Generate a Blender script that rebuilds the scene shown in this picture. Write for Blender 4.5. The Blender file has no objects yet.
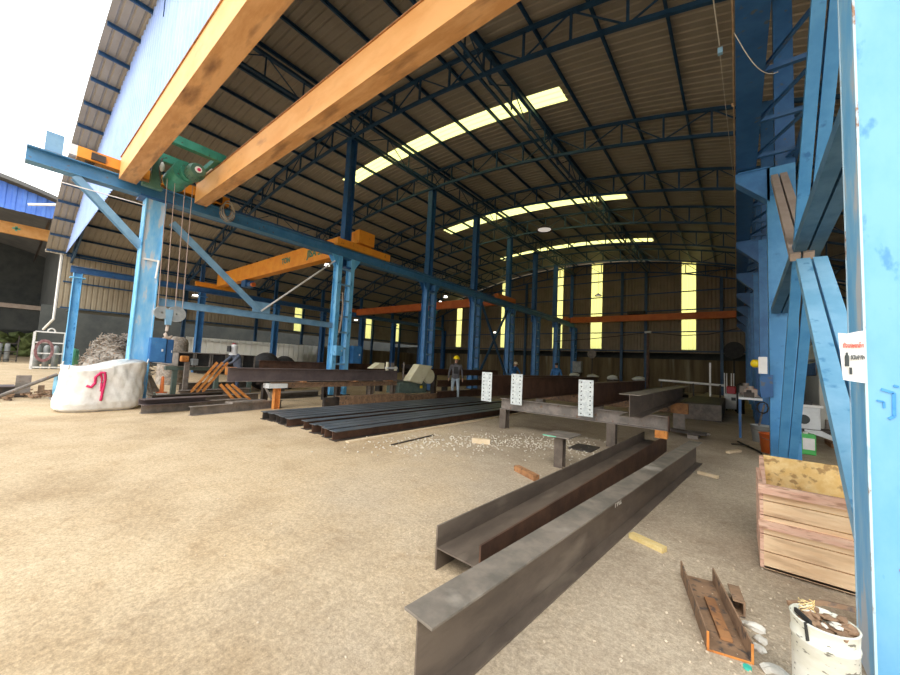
import bpy, bmesh, math, random
from mathutils import Vector, Matrix
random.seed(7)
S = bpy.context.scene
COL = S.collection
V = Vector
PI = math.pi

# ------------------------------------------------------------------ materials
def mat(name, c1, c2=None, scale=6.0, rough=0.7, metal=0.0, bump=0.0, c3=None, t=(0.4, 0.6), t3=(0.62, 0.7), scale3=None, stretch=None, spec=0.5, bscale=None):
    m = bpy.data.materials.new(name); m.use_nodes = True
    nt = m.node_tree; N = nt.nodes; L = nt.links
    b = N['Principled BSDF']
    b.inputs['Roughness'].default_value = rough
    b.inputs['Metallic'].default_value = metal
    b.inputs['Specular IOR Level'].default_value = spec
    b.inputs['Base Color'].default_value = (*c1, 1)
    tc = N.new('ShaderNodeTexCoord'); mp = N.new('ShaderNodeMapping')
    L.new(tc.outputs['Object'], mp.inputs[0])
    if stretch: mp.inputs['Scale'].default_value = stretch
    if c2:
        n = N.new('ShaderNodeTexNoise'); n.inputs['Scale'].default_value = scale; n.inputs['Detail'].default_value = 8
        n.inputs['Roughness'].default_value = 0.65
        L.new(mp.outputs[0], n.inputs['Vector'])
        r = N.new('ShaderNodeValToRGB'); r.color_ramp.elements[0].position = t[0]; r.color_ramp.elements[1].position = t[1]
        r.color_ramp.elements[0].color = (*c1, 1); r.color_ramp.elements[1].color = (*c2, 1)
        L.new(n.outputs[0], r.inputs[0])
        out = r.outputs[0]
        if c3:
            n3 = N.new('ShaderNodeTexNoise'); n3.inputs['Scale'].default_value = scale3 or scale * 3; n3.inputs['Detail'].default_value = 6
            L.new(mp.outputs[0], n3.inputs['Vector'])
            r3 = N.new('ShaderNodeValToRGB'); r3.color_ramp.elements[0].position = t3[0]; r3.color_ramp.elements[1].position = t3[1]
            L.new(n3.outputs[0], r3.inputs[0])
            mx = N.new('ShaderNodeMix'); mx.data_type = 'RGBA'
            L.new(r3.outputs[0], mx.inputs[0]); L.new(out, mx.inputs[6]); mx.inputs[7].default_value = (*c3, 1)
            out = mx.outputs[2]
        L.new(out, b.inputs['Base Color'])
    if bump:
        nb = N.new('ShaderNodeTexNoise'); nb.inputs['Scale'].default_value = bscale or scale * 4; nb.inputs['Detail'].default_value = 6
        L.new(mp.outputs[0], nb.inputs['Vector'])
        bp = N.new('ShaderNodeBump'); bp.inputs['Strength'].default_value = bump; bp.inputs['Distance'].default_value = 0.02
        L.new(nb.outputs[0], bp.inputs['Height']); L.new(bp.outputs[0], b.inputs['Normal'])
    return m

def sr(h):
    h = h.lstrip('#')
    return tuple(((int(h[i:i+2], 16) / 255 + 0.055) / 1.055) ** 2.4 if int(h[i:i+2], 16) > 10 else int(h[i:i+2], 16) / 3294.6 for i in (0, 2, 4))

MT = {}
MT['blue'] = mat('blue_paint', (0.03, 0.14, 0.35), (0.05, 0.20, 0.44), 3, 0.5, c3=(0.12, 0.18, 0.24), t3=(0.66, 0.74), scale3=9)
MT['blue_bright'] = mat('bright_weathered_blue_paint', (0.11, 0.42, 0.74), (0.21, 0.56, 0.86), 2.5, 0.5, bump=0.1, c3=(0.05, 0.24, 0.52), t3=(0.62, 0.68), scale3=7, stretch=(1, 1, 0.5))
MT['blue_r1'] = mat('pale_blue_column_paint', (0.13, 0.38, 0.62), (0.18, 0.44, 0.68), 2.5, 0.55, bump=0.1, c3=(0.08, 0.28, 0.55), t3=(0.64, 0.70), scale3=9, stretch=(1, 1, 0.5))
MT['blue_r2'] = mat('mid_blue_column_paint', (0.05, 0.23, 0.48), (0.08, 0.29, 0.55), 2.5, 0.5, c3=(0.03, 0.15, 0.36), t3=(0.62, 0.70), scale3=7)
MT['brace_pale'] = mat('chalky_blue_brace_paint', (0.15, 0.37, 0.56), (0.22, 0.45, 0.64), 2.5, 0.55, c3=(0.08, 0.26, 0.46), t3=(0.60, 0.68), scale3=8)
MT['blue_peel'] = mat('peeling_blue_paint', (0.14, 0.44, 0.76), (0.28, 0.55, 0.78), 5, 0.6, bump=0.15, c3=(0.50, 0.56, 0.62), t3=(0.56, 0.62), scale3=5, stretch=(1, 1, 0.3))
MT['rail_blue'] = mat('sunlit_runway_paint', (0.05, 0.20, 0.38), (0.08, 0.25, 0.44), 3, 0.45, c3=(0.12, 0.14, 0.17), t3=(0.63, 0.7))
MT['blue_edge'] = mat('rusted_paint_edge', (0.50, 0.70, 0.82), (0.30, 0.16, 0.09), 9, 0.8, t=(0.58, 0.64), c3=(0.05, 0.2, 0.45), scale3=6, t3=(0.6, 0.66), stretch=(1, 1, 0.4))
MT['blue_dark'] = mat('truss_blue_paint', (0.011, 0.048, 0.11), (0.017, 0.07, 0.155), 3, 0.5)
MT['blue_mid'] = mat('runway_blue_paint', (0.018, 0.09, 0.24), (0.03, 0.12, 0.30), 3, 0.45, c3=(0.08, 0.10, 0.13), t3=(0.63, 0.7))
MT['blue_grey'] = mat('grey_blue_brace_paint', (0.16, 0.32, 0.48), (0.22, 0.40, 0.56), 3, 0.5)
MT['blue_brB'] = mat('dull_dark_blue_brace_paint', (0.05, 0.14, 0.24), (0.09, 0.20, 0.32), 3, 0.5)
MT['brace_tan'] = mat('primer_coated_brace', (0.34, 0.27, 0.22), (0.42, 0.34, 0.28), 3, 0.6)
MT['yellow'] = mat('crane_yellow_paint', (0.72, 0.34, 0.09), (0.80, 0.42, 0.14), 1.6, 0.55, c3=(0.50, 0.22, 0.07), t3=(0.60, 0.76), scale3=2.0, stretch=(0.6, 1.5, 1.5))
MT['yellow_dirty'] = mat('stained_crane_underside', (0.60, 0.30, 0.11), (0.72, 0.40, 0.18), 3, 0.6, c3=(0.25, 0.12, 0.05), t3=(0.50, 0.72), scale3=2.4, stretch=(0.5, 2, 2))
MT['orange'] = mat('orange_crane_paint', (0.75, 0.26, 0.02), (0.82, 0.33, 0.03), 2, 0.5, c3=(0.45, 0.18, 0.03), t3=(0.62, 0.72))
MT['orange_dark'] = mat('old_orange_crane_paint', (0.50, 0.11, 0.02), (0.58, 0.15, 0.03), 2, 0.6)
MT['green'] = mat('hoist_green_paint', (0.03, 0.20, 0.14), (0.05, 0.27, 0.19), 4, 0.45, c3=(0.06, 0.08, 0.06), t3=(0.62, 0.7))
MT['dkgreen'] = mat('motor_green_paint', (0.05, 0.13, 0.09), (0.08, 0.17, 0.11), 5, 0.5)
MT['steel'] = mat('mill_steel', (0.095, 0.072, 0.055), (0.14, 0.108, 0.082), 3, 0.6, 0.0, bump=0.06, c3=(0.20, 0.16, 0.12), t3=(0.60, 0.74), scale3=2.2, stretch=(2, .6, 2))
MT['steel_top'] = mat('pale_mill_steel', (0.13, 0.115, 0.095), (0.22, 0.185, 0.15), 4, 0.55, 0.0, bump=0.06, c3=(0.34, 0.30, 0.25), t3=(0.60, 0.74), scale3=3)  # lighter brown-grey used on the top flanges
MT['steel_rust'] = mat('red_brown_steel', (0.07, 0.035, 0.022), (0.12, 0.06, 0.035), 4, 0.65, 0.1, bump=0.08)
MT['steel_dk'] = mat('dark_steel', (0.035, 0.030, 0.027), (0.07, 0.055, 0.045), 3, 0.6, 0.2, c3=(0.12, 0.06, 0.03), t3=(0.62, 0.72))
MT['steel_blue'] = mat('blue_grey_rolled_steel', (0.085, 0.10, 0.115), (0.13, 0.145, 0.16), 2, 0.4, 0.2, c3=(0.20, 0.11, 0.06), t3=(0.66, 0.75))
MT['steel_mauve'] = mat('mauve_grey_steel', (0.11, 0.085, 0.085), (0.15, 0.115, 0.11), 3, 0.6, 0.1)
MT['steel_grey'] = mat('grey_weathered_steel', (0.16, 0.14, 0.12), (0.26, 0.22, 0.19), 5, 0.65, 0.1, c3=(0.20, 0.11, 0.06), t3=(0.62, 0.72))
MT['rust'] = mat('rust', (0.26, 0.12, 0.05), (0.42, 0.20, 0.08), 6, 0.85, bump=0.2, c3=(0.10, 0.06, 0.045), t3=(0.58, 0.68))
MT['rust_or'] = mat('orange_rust', (0.55, 0.19, 0.04), (0.70, 0.29, 0.07), 7, 0.85, bump=0.1, c3=(0.25, 0.10, 0.03), t3=(0.62, 0.72))
MT['rust_brown'] = mat('brown_rusted_channel', (0.20, 0.12, 0.07), (0.31, 0.19, 0.11), 6, 0.8, bump=0.2, c3=(0.09, 0.07, 0.06), t3=(0.56, 0.66))
MT['galv'] = mat('galvanised_plate', (0.55, 0.60, 0.60), (0.74, 0.78, 0.76), 12, 0.5, 0.15, c3=(0.36, 0.41, 0.40), t3=(0.6, 0.72))
MT['black'] = mat('black_rubber', (0.012, 0.012, 0.012), (0.03, 0.028, 0.026), 5, 0.7)
MT['hole'] = mat('bolt_hole_black', (0.01, 0.01, 0.01), rough=1.0)
MT['white'] = mat('white_paint', (0.74, 0.73, 0.70), (0.82, 0.81, 0.78), 4, 0.55)
MT['whitebox'] = mat('dusty_white_plastic', (0.60, 0.62, 0.62), (0.70, 0.72, 0.72), 4, 0.55)
MT['cream'] = mat('cream_machine_enamel', (0.78, 0.72, 0.48), (0.84, 0.79, 0.56), 4, 0.45, c3=(0.45, 0.38, 0.24), t3=(0.66, 0.76))
MT['wood'] = mat('old_plank_wood', (0.70, 0.46, 0.26), (0.80, 0.58, 0.36), 3, 0.8, bump=0.25, c3=(0.52, 0.33, 0.19), t3=(0.50, 0.68), scale3=5, stretch=(0.7, 1, 3.5))
MT['wood_red'] = mat('pinkish_batten_wood', (0.66, 0.38, 0.27), (0.74, 0.50, 0.36), 4, 0.8, bump=0.2, c3=(0.40, 0.22, 0.14), t3=(0.52, 0.66), stretch=(0.7, 1, 4))
MT['osb'] = mat('yellowed_plywood', (0.70, 0.46, 0.16), (0.80, 0.60, 0.28), 9, 0.8, c3=(0.40, 0.25, 0.10), t3=(0.54, 0.62), scale3=16, bump=0.2)
MT['wood_y'] = mat('yellow_timber_offcut', (0.70, 0.52, 0.20), (0.78, 0.62, 0.30), 9, 0.8, stretch=(1, 4, 4))
MT['wood_lt'] = mat('pale_timber', (0.62, 0.48, 0.30), (0.72, 0.58, 0.40), 9, 0.8)
MT['sack'] = mat('white_woven_sack', (0.66, 0.64, 0.60), (0.76, 0.75, 0.71), 5, 0.85, bump=0.3, c3=(0.58, 0.54, 0.46), t3=(0.62, 0.78), scale3=2)
MT['redink'] = mat('red_marker_paint', (0.62, 0.02, 0.12), rough=0.6)
MT['swarf'] = mat('grey_swarf', (0.22, 0.19, 0.16), (0.42, 0.38, 0.33), 9, 0.8, 0.2, c3=(0.35, 0.20, 0.11), t3=(0.56, 0.66))
MT['stone'] = mat('pale_crushed_stone', (0.56, 0.50, 0.40), (0.74, 0.68, 0.57), 7, 0.9)
MT['gritstone'] = mat('sandy_grit', (0.52, 0.42, 0.30), (0.66, 0.56, 0.42), 30, 0.9)
MT['concrete'] = mat('broken_concrete', (0.60, 0.56, 0.48), (0.74, 0.70, 0.62), 9, 0.9, bump=0.3)
MT['drumblue'] = mat('light_blue_drum_paint', (0.20, 0.48, 0.66), (0.30, 0.58, 0.74), 5, 0.6, c3=(0.12, 0.28, 0.45), t3=(0.58, 0.66))
MT['gasgreen'] = mat('green_cylinder_paint', (0.10, 0.42, 0.26), (0.16, 0.50, 0.33), 4, 0.45)
MT['gasgrey'] = mat('grey_cylinder_paint', (0.22, 0.24, 0.25), (0.32, 0.34, 0.34), 4, 0.5)
MT['pail'] = mat('dirty_white_drum', (0.68, 0.66, 0.54), (0.78, 0.77, 0.68), 4, 0.65, c3=(0.20, 0.19, 0.15), t3=(0.60, 0.65), scale3=26, bump=0.1, stretch=(1, 1, 2.2))
MT['pailgrey'] = mat('grey_bucket_plastic', (0.36, 0.37, 0.36), (0.44, 0.45, 0.43), 4, 0.6)
MT['redor'] = mat('orange_red_bucket_plastic', (0.72, 0.14, 0.03), (0.78, 0.20, 0.04), 4, 0.5)
MT['cangreen'] = mat('bright_green_tin', (0.06, 0.44, 0.09), (0.10, 0.52, 0.13), 4, 0.45)
MT['vanwall'] = mat('beige_van_paint', (0.44, 0.43, 0.37), (0.48, 0.47, 0.41), 2, 0.5)
MT['glassdk'] = mat('dark_window_glass', (0.02, 0.014, 0.012), rough=0.15)
MT['skin'] = mat('skin', (0.42, 0.24, 0.16), rough=0.6)
MT['jacket'] = mat('dark_grey_jacket', (0.085, 0.08, 0.085), (0.12, 0.115, 0.12), 8, 0.9)
MT['jacket2'] = mat('slate_blue_work_jacket', (0.10, 0.12, 0.17), (0.14, 0.16, 0.21), 8, 0.9)
MT['denim'] = mat('light_blue_jeans', (0.28, 0.36, 0.42), (0.40, 0.47, 0.52), 8, 0.9)
MT['denimdk'] = mat('dark_jeans', (0.06, 0.09, 0.16), (0.10, 0.13, 0.2), 8, 0.9)
MT['shirtblue'] = mat('blue_shirt_cloth', (0.03, 0.12, 0.30), (0.05, 0.17, 0.38), 8, 0.9)
MT['hoodw'] = mat('white_hood_cloth', (0.68, 0.68, 0.68), (0.78, 0.78, 0.78), 8, 0.9)
MT['beigecloth'] = mat('beige_cloth', (0.62, 0.52, 0.38), rough=0.9)
MT['helmet'] = mat('yellow_helmet_plastic', (0.85, 0.62, 0.01), rough=0.3)
MT['redplastic'] = mat('red_plastic', (0.45, 0.02, 0.03), rough=0.4)
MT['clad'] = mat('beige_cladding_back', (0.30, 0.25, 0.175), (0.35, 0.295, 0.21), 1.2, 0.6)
MT['clad_shaded'] = mat('shaded_cladding_back', (0.20, 0.155, 0.10), (0.245, 0.19, 0.125), 1.2, 0.6)  # same cladding as the side walls, darkened to paint in the dim far end
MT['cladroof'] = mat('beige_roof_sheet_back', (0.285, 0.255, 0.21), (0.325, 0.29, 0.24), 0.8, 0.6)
MT['gable'] = mat('blue_gable_cladding', (0.30, 0.42, 0.78), (0.36, 0.49, 0.82), 0.8, 0.5)
MT['neighblue'] = mat('bright_blue_cladding', (0.07, 0.18, 0.62), (0.10, 0.24, 0.70), 0.8, 0.5)
MT['brownwall'] = mat('stained_brown_boundary_wall', (0.10, 0.072, 0.040), (0.20, 0.15, 0.085), 0.9, 0.9, c3=(0.30, 0.26, 0.18), t3=(0.58, 0.70), scale3=1.0, stretch=(1.6, 1.6, 0.12))
MT['neighroof'] = mat('dark_roof_underside', (0.10, 0.10, 0.10), (0.13, 0.13, 0.125), 1, 0.9)
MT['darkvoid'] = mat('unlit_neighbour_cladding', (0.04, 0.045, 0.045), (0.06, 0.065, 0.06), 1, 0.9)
MT['leaf'] = mat('foliage', (0.10, 0.14, 0.04), (0.22, 0.27, 0.10), 3, 0.9)
MT['teal'] = mat('teal_plastic', (0.05, 0.50, 0.38), rough=0.5)
MT['rope'] = mat('steel_wire_rope', (0.40, 0.30, 0.26), rough=0.6)
MT['hose'] = mat('maroon_rubber_hose', (0.22, 0.09, 0.09), (0.35, 0.2, 0.2), 9, 0.7)
MT['cable'] = mat('tan_cable', (0.40, 0.26, 0.15), (0.5, 0.36, 0.22), 9, 0.7)
MT['wire'] = mat('pale_wire', (0.55, 0.52, 0.45), rough=0.7)
MT['sign'] = mat('laminated_white_sign', (0.86, 0.85, 0.82), (0.80, 0.79, 0.75), 6, 0.4)
MT['inkdark'] = mat('dark_grey_ink', (0.05, 0.06, 0.06), rough=0.7)
MT['inkred'] = mat('red_print_ink', (0.70, 0.12, 0.08), rough=0.7)
MT['darkblue'] = mat('dark_blue_brush_paint', (0.04, 0.25, 0.62), (0.07, 0.32, 0.70), 8, 0.6)
MT['cangrn2'] = mat('dull_green_machine', (0.10, 0.15, 0.13), (0.14, 0.19, 0.16), 5, 0.6)

def translucent(name, col):
    m = bpy.data.materials.new(name); m.use_nodes = True
    nt = m.node_tree; nt.nodes.clear()
    o = nt.nodes.new('ShaderNodeOutputMaterial'); t = nt.nodes.new('ShaderNodeBsdfTranslucent')
    d = nt.nodes.new('ShaderNodeBsdfDiffuse'); mx = nt.nodes.new('ShaderNodeMixShader')
    n = nt.nodes.new('ShaderNodeTexNoise'); n.inputs['Scale'].default_value = 2.0
    r = nt.nodes.new('ShaderNodeValToRGB')
    r.color_ramp.elements[0].color = (col[0] * .93, col[1] * .93, col[2] * .85, 1); r.color_ramp.elements[1].color = (*col, 1)
    tc = nt.nodes.new('ShaderNodeTexCoord'); nt.links.new(tc.outputs['Object'], n.inputs[0])
    nt.links.new(n.outputs[0], r.inputs[0]); nt.links.new(r.outputs[0], t.inputs[0])
    d.inputs[0].default_value = (*[c * .8 for c in col], 1); mx.inputs[0].default_value = 0.12
    nt.links.new(t.outputs[0], mx.inputs[1]); nt.links.new(d.outputs[0], mx.inputs[2]); nt.links.new(mx.outputs[0], o.inputs[0])
    return m
MT['trans'] = translucent('yellow_translucent_sheet', (0.92, 0.88, 0.31))
MT['fencew'] = translucent('daylight_gap_fence_sheet', (0.95, 0.95, 0.93))  # lets back light through, imitating bright gaps of daylight in the fence
def emit(name, col, s):
    m = bpy.data.materials.new(name); m.use_nodes = True
    b = m.node_tree.nodes['Principled BSDF']
    b.inputs['Emission Color'].default_value = (*col, 1); b.inputs['Emission Strength'].default_value = s
    return m
MT['lamp'] = emit('lit_lamp', (1, 0.95, 0.85), 9)
MT['lampdim'] = emit('dim_lamp_bowl', (1, 0.9, 0.8), 0.5)

# ground: sandy dust over worn concrete
def ground_mat():
    m = bpy.data.materials.new('sandy_concrete_yard'); m.use_nodes = True
    nt = m.node_tree; N = nt.nodes; L = nt.links; b = N['Principled BSDF']; b.inputs['Roughness'].default_value = 0.95
    b.inputs['Specular IOR Level'].default_value = 0.2
    tc = N.new('ShaderNodeTexCoord')
    def noise(s, d=8, rgh=.6):
        n = N.new('ShaderNodeTexNoise'); n.inputs['Scale'].default_value = s; n.inputs['Detail'].default_value = d; n.inputs['Roughness'].default_value = rgh
        L.new(tc.outputs['Object'], n.inputs[0]); return n.outputs[0]
    def ramp(src, a, c, ca, cb):
        r = N.new('ShaderNodeValToRGB'); r.color_ramp.elements[0].position = a; r.color_ramp.elements[1].position = c
        r.color_ramp.elements[0].color = (*ca, 1); r.color_ramp.elements[1].color = (*cb, 1); L.new(src, r.inputs[0]); return r.outputs[0]
    def mix(f, a, c, mode='MIX'):
        x = N.new('ShaderNodeMix'); x.data_type = 'RGBA'; x.blend_type = mode
        if isinstance(f, float): x.inputs[0].default_value = f
        else: L.new(f, x.inputs[0])
        L.new(a, x.inputs[6]); L.new(c, x.inputs[7]); return x.outputs[2]
    sand = ramp(noise(1.3), .35, .65, (.60, .455, .285), (.70, .555, .37))
    conc = ramp(noise(1.1), .35, .65, (.48, .39, .285), (.60, .50, .37))
    # dust fades to swept concrete under the roof on the right-hand side
    sx = N.new('ShaderNodeSeparateXYZ'); L.new(tc.outputs['Object'], sx.inputs[0])
    m1 = N.new('ShaderNodeMath'); m1.operation = 'MULTIPLY_ADD'; L.new(sx.outputs[0], m1.inputs[0]); m1.inputs[1].default_value = .16; m1.inputs[2].default_value = .25
    m2 = N.new('ShaderNodeMath'); m2.operation = 'MULTIPLY_ADD'; L.new(sx.outputs[1], m2.inputs[0]); m2.inputs[1].default_value = .13; L.new(m1.outputs[0], m2.inputs[2])
    m3 = N.new('ShaderNodeMath'); m3.operation = 'MULTIPLY_ADD'; L.new(noise(.7), m3.inputs[0]); m3.inputs[1].default_value = 1.2; L.new(m2.outputs[0], m3.inputs[2])
    mk = ramp(m3.outputs[0], .55, 1.25, (0, 0, 0), (1, 1, 1))
    c = mix(mk, sand, conc)
    fine = ramp(noise(38, 4, .8), .36, .66, (.70, .70, .70), (1.14, 1.14, 1.14))
    c = mix(1.0, c, fine, 'MULTIPLY')
    coarse = ramp(noise(14, 6, .8), .40, .62, (.88, .865, .845), (1.07, 1.07, 1.07)); c = mix(1.0, c, coarse, 'MULTIPLY')
    fine2 = ramp(noise(110, 3, .8), .3, .7, (.80, .79, .78), (1.12, 1.12, 1.12))
    c = mix(1.0, c, fine2, 'MULTIPLY')
    # stained / damp looking dirt patches
    blot = ramp(noise(.45, 5), .50, .66, (1, 1, 1), (.80, .78, .76))
    c = mix(1.0, c, blot, 'MULTIPLY')
    blot2 = ramp(noise(3.4, 7, .7), .56, .72, (1, 1, 1), (.84, .80, .76))
    c = mix(1.0, c, blot2, 'MULTIPLY')
    L.new(c, b.inputs['Base Color'])
    bp = N.new('ShaderNodeBump'); bp.inputs['Strength'].default_value = .5; bp.inputs['Distance'].default_value = .012
    L.new(noise(55, 5, .75), bp.inputs['Height']); L.new(bp.outputs[0], b.inputs['Normal'])
    return m
MT['ground'] = ground_mat()

# ------------------------------------------------------------------ mesh helpers
class MB:
    def __init__(s): s.v = []; s.f = []; s.mi = []; s.cur = 0
    def add(s, vs, fs):
        o = len(s.v); s.v += [tuple(v) for v in vs]; s.f += [tuple(i + o for i in f) for f in fs]; s.mi += [s.cur] * len(fs)
    def box(s, x0, x1, y0, y1, z0, z1):
        s.add([(x0, y0, z0), (x1, y0, z0), (x1, y1, z0), (x0, y1, z0), (x0, y0, z1), (x1, y0, z1), (x1, y1, z1), (x0, y1, z1)],
              [(3, 2, 1, 0), (4, 5, 6, 7), (0, 1, 5, 4), (1, 2, 6, 5), (2, 3, 7, 6), (3, 0, 4, 7)])
        return s
    def prof(s, prof, p0, p1, up=(0, 0, 1)):
        p0 = V(p0); p1 = V(p1); d = (p1 - p0).normalized(); up = V(up)
        u = d.cross(up)
        if u.length < 1e-4: u = d.cross(V((0, 1, 0)))
        u.normalize(); w = u.cross(d).normalized(); n = len(prof)
        vs = [p0 + u * a + w * b for a, b in prof] + [p1 + u * a + w * b for a, b in prof]
        fs = [(i, (i + 1) % n, n + (i + 1) % n, n + i) for i in range(n)]
        fs += [tuple(range(n - 1, -1, -1)), tuple(range(n, 2 * n))]
        s.add(vs, fs); return s
    def I(s, p0, p1, h, w, tf=.012, tw=.009, up=(0, 0, 1)):
        # three plates: keeps the end faces convex
        p0 = V(p0); p1 = V(p1)
        for r in ((-w / 2, w / 2, h / 2 - tf, h / 2), (-w / 2, w / 2, -h / 2, -h / 2 + tf), (-tw / 2, tw / 2, -h / 2 + tf, h / 2 - tf)):
            s.prof([(r[0], r[2]), (r[1], r[2]), (r[1], r[3]), (r[0], r[3])], p0, p1, up)
        return s
    def C(s, p0, p1, h, w, t=.01, up=(0, 0, 1), side=1):
        for r in ((0, w, h / 2 - t, h / 2), (0, w, -h / 2, -h / 2 + t), (0, t, -h / 2 + t, h / 2 - t)):
            a, b = sorted((r[0] * side, r[1] * side))
            s.prof([(a, r[2]), (b, r[2]), (b, r[3]), (a, r[3])], p0, p1, up)
        return s
    def bar(s, p0, p1, w, h=None, up=(0, 0, 1)):
        h = h or w
        return s.prof([(-w / 2, -h / 2), (w / 2, -h / 2), (w / 2, h / 2), (-w / 2, h / 2)], p0, p1, up)
    def cyl(s, p0, p1, r, r2=None, n=12):
        p0 = V(p0); p1 = V(p1); r2 = r if r2 is None else r2
        d = (p1 - p0).normalized(); u = d.cross(V((0, 0, 1)))
        if u.length < 1e-3: u = V((1, 0, 0))
        u.normalize(); w = u.cross(d)
        cs = [(math.cos(2 * PI * i / n), math.sin(2 * PI * i / n)) for i in range(n)]
        vs = [p0 + (u * a + w * b) * r for a, b in cs] + [p1 + (u * a + w * b) * r2 for a, b in cs]
        s.add(vs, [(i, (i + 1) % n, n + (i + 1) % n, n + i) for i in range(n)] + [tuple(range(n - 1, -1, -1)), tuple(range(n, 2 * n))])
        return s
    def tube(s, pts, r, n=6):
        pts = [V(p) for p in pts]; rings = []
        for i, p in enumerate(pts):
            d = (pts[min(i + 1, len(pts) - 1)] - pts[max(i - 1, 0)]).normalized()
            u = d.cross(V((0, 0, 1)))
            if u.length < 1e-2: u = d.cross(V((0, 1, 0)))
            u.normalize(); w = u.cross(d)
            rr = r[i] if isinstance(r, (list, tuple)) else r
            rings.append([p + (u * math.cos(2 * PI * k / n) + w * math.sin(2 * PI * k / n)) * rr for k in range(n)])
        vs = [v for q in rings for v in q]; fs = []
        for i in range(len(pts) - 1):
            for k in range(n):
                fs.append((i * n + k, i * n + (k + 1) % n, (i + 1) * n + (k + 1) % n, (i + 1) * n + k))
        fs += [tuple(range(n - 1, -1, -1)), tuple((len(pts) - 1) * n + k for k in range(n))]
        s.add(vs, fs); return s
    def lathe(s, c, prof, n=20, axis='z'):
        vs = []; fs = []
        for r, z in prof:
            for k in range(n):
                a = 2 * PI * k / n; p = (r * math.cos(a), r * math.sin(a), z)
                if axis == 'x': p = (p[2], p[0], p[1])
                if axis == 'y': p = (p[0], p[2], p[1])
                vs.append((c[0] + p[0], c[1] + p[1], c[2] + p[2]))
        for i in range(len(prof) - 1):
            for k in range(n): fs.append((i * n + k, i * n + (k + 1) % n, (i + 1) * n + (k + 1) % n, (i + 1) * n + k))
        s.add(vs, fs); return s
    def blob(s, c, r, sub=1, jit=0.15, rng=random):
        bm = bmesh.new(); bmesh.ops.create_icosphere(bm, subdivisions=sub, radius=1)
        rx, ry, rz = r if isinstance(r, (tuple, list)) else (r, r, r)
        a = rng.random() * 6.28; ca, sa = math.cos(a), math.sin(a)
        vs = []
        for v in bm.verts:
            k = 1 + rng.uniform(-jit, jit); x, y, z = v.co.x * rx * k, v.co.y * ry * k, v.co.z * rz * k
            vs.append((c[0] + x * ca - y * sa, c[1] + x * sa + y * ca, c[2] + z))
        s.add(vs, [tuple(q.index for q in f.verts) for f in bm.faces]); bm.free(); return s
    def poly(s, pts): s.add(pts, [tuple(range(len(pts)))]); return s
    def build(s, name, m, parent=None, smooth=False, bevel=0):
        me = bpy.data.meshes.new(name)
        me.from_pydata([tuple(v) for v in s.v], [], s.f); me.update()
        ms = m if isinstance(m, (list, tuple)) else [m]
        for k in ms: me.materials.append(MT[k] if isinstance(k, str) else k)
        if len(ms) > 1: me.polygons.foreach_set('material_index', s.mi)
        bm = bmesh.new(); bm.from_mesh(me); bmesh.ops.recalc_face_normals(bm, faces=bm.faces); bm.to_mesh(me); bm.free()
        if smooth: me.polygons.foreach_set('use_smooth', [True] * len(me.polygons))
        o = bpy.data.objects.new(name, me); COL.objects.link(o)
        if parent: o.parent = parent; o.matrix_parent_inverse = parent.matrix_world.inverted() if False else Matrix.Translation(-V(parent.location)) if parent.type == 'EMPTY' and parent.rotation_euler.z == 0 else Matrix()
        if bevel:
            b = o.modifiers.new('b', 'BEVEL'); b.width = bevel; b.segments = 2; b.limit_method = 'ANGLE'
        return o

def tag(o, label, cat, group=None, kind=None):
    o['label'] = label; o['category'] = cat
    if group: o['group'] = group
    if kind: o['kind'] = kind
    return o
def thing(name, loc, label, cat, group=None):
    o = bpy.data.objects.new(name, None); COL.objects.link(o); o.location = loc; o.empty_display_size = .2
    return tag(o, label, cat, group)
def struct(o): o['kind'] = 'structure'; return o
def copy_tree(o, dloc, parent=None, label=None):
    c = o.copy(); COL.objects.link(c)
    if parent: c.parent = parent; c.matrix_parent_inverse = o.matrix_parent_inverse.copy()
    else:
        c.location = V(o.location) + V(dloc)
        if label: c['label'] = label
    for ch in list(o.children): copy_tree(ch, dloc, c)
    return c
def text(body, size, M, m, parent, name='lettering', depth=.001, sc=(1, 1)):
    cu = bpy.data.curves.new(name, 'FONT'); cu.body = body; cu.size = size; cu.extrude = depth; cu.offset = size * .035; cu.align_x = 'CENTER'; cu.align_y = 'CENTER'
    o = bpy.data.objects.new(name, cu); COL.objects.link(o); cu.materials.append(MT[m])
    me = bpy.data.meshes.new_from_object(o.evaluated_get(bpy.context.evaluated_depsgraph_get())); bpy.data.objects.remove(o)
    me.transform(M @ Matrix.Diagonal((sc[0], sc[1], 1, 1))); o = bpy.data.objects.new(name, me); COL.objects.link(o)
    if not me.materials: me.materials.append(MT[m])
    o.parent = parent; o.matrix_parent_inverse = Matrix.Translation(-V(parent.location)) if parent.type == 'EMPTY' else Matrix()
    return o
def frame(o, x, y):   # matrix with origin o, local x -> x, local y -> y
    x = V(x).normalized(); y = V(y).normalized(); z = x.cross(y).normalized(); y = z.cross(x)
    return Matrix.Translation(V(o)) @ Matrix((x, y, z)).transposed().to_4x4()

# ------------------------------------------------------------------ dimensions of the hall
XL, XLL, XW = -12.2, -28.5, -32.2           # middle crane row, left crane row, left wall
RX0, RX1 = 0.5, 0.95                        # right column row
YG, YE, YF = 2.0, 34.5, 1.15                # gable plane, end wall, roof edge
XRW = 9.0                                   # right wall of the side bay
YS = [2.3, 8.25, 13.35, 17.5, 21.7, 25.85, 30.0, 34.2]
YR = [2.85, 8.8, 13.35, 17.5, 21.7, 25.85, 30.0, 34.2]
def zt(x): return 11.5 - .0113 * (x + 12.2) ** 2

# ------------------------------------------------------------------ setting: ground, roof, walls
g = MB(); n = 60
g.add([(-130, -40, 0), (60, -40, 0), (60, 90, 0), (-130, 90, 0)], [(0, 1, 2, 3)])
struct(g.build('floor', 'ground'))

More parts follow.
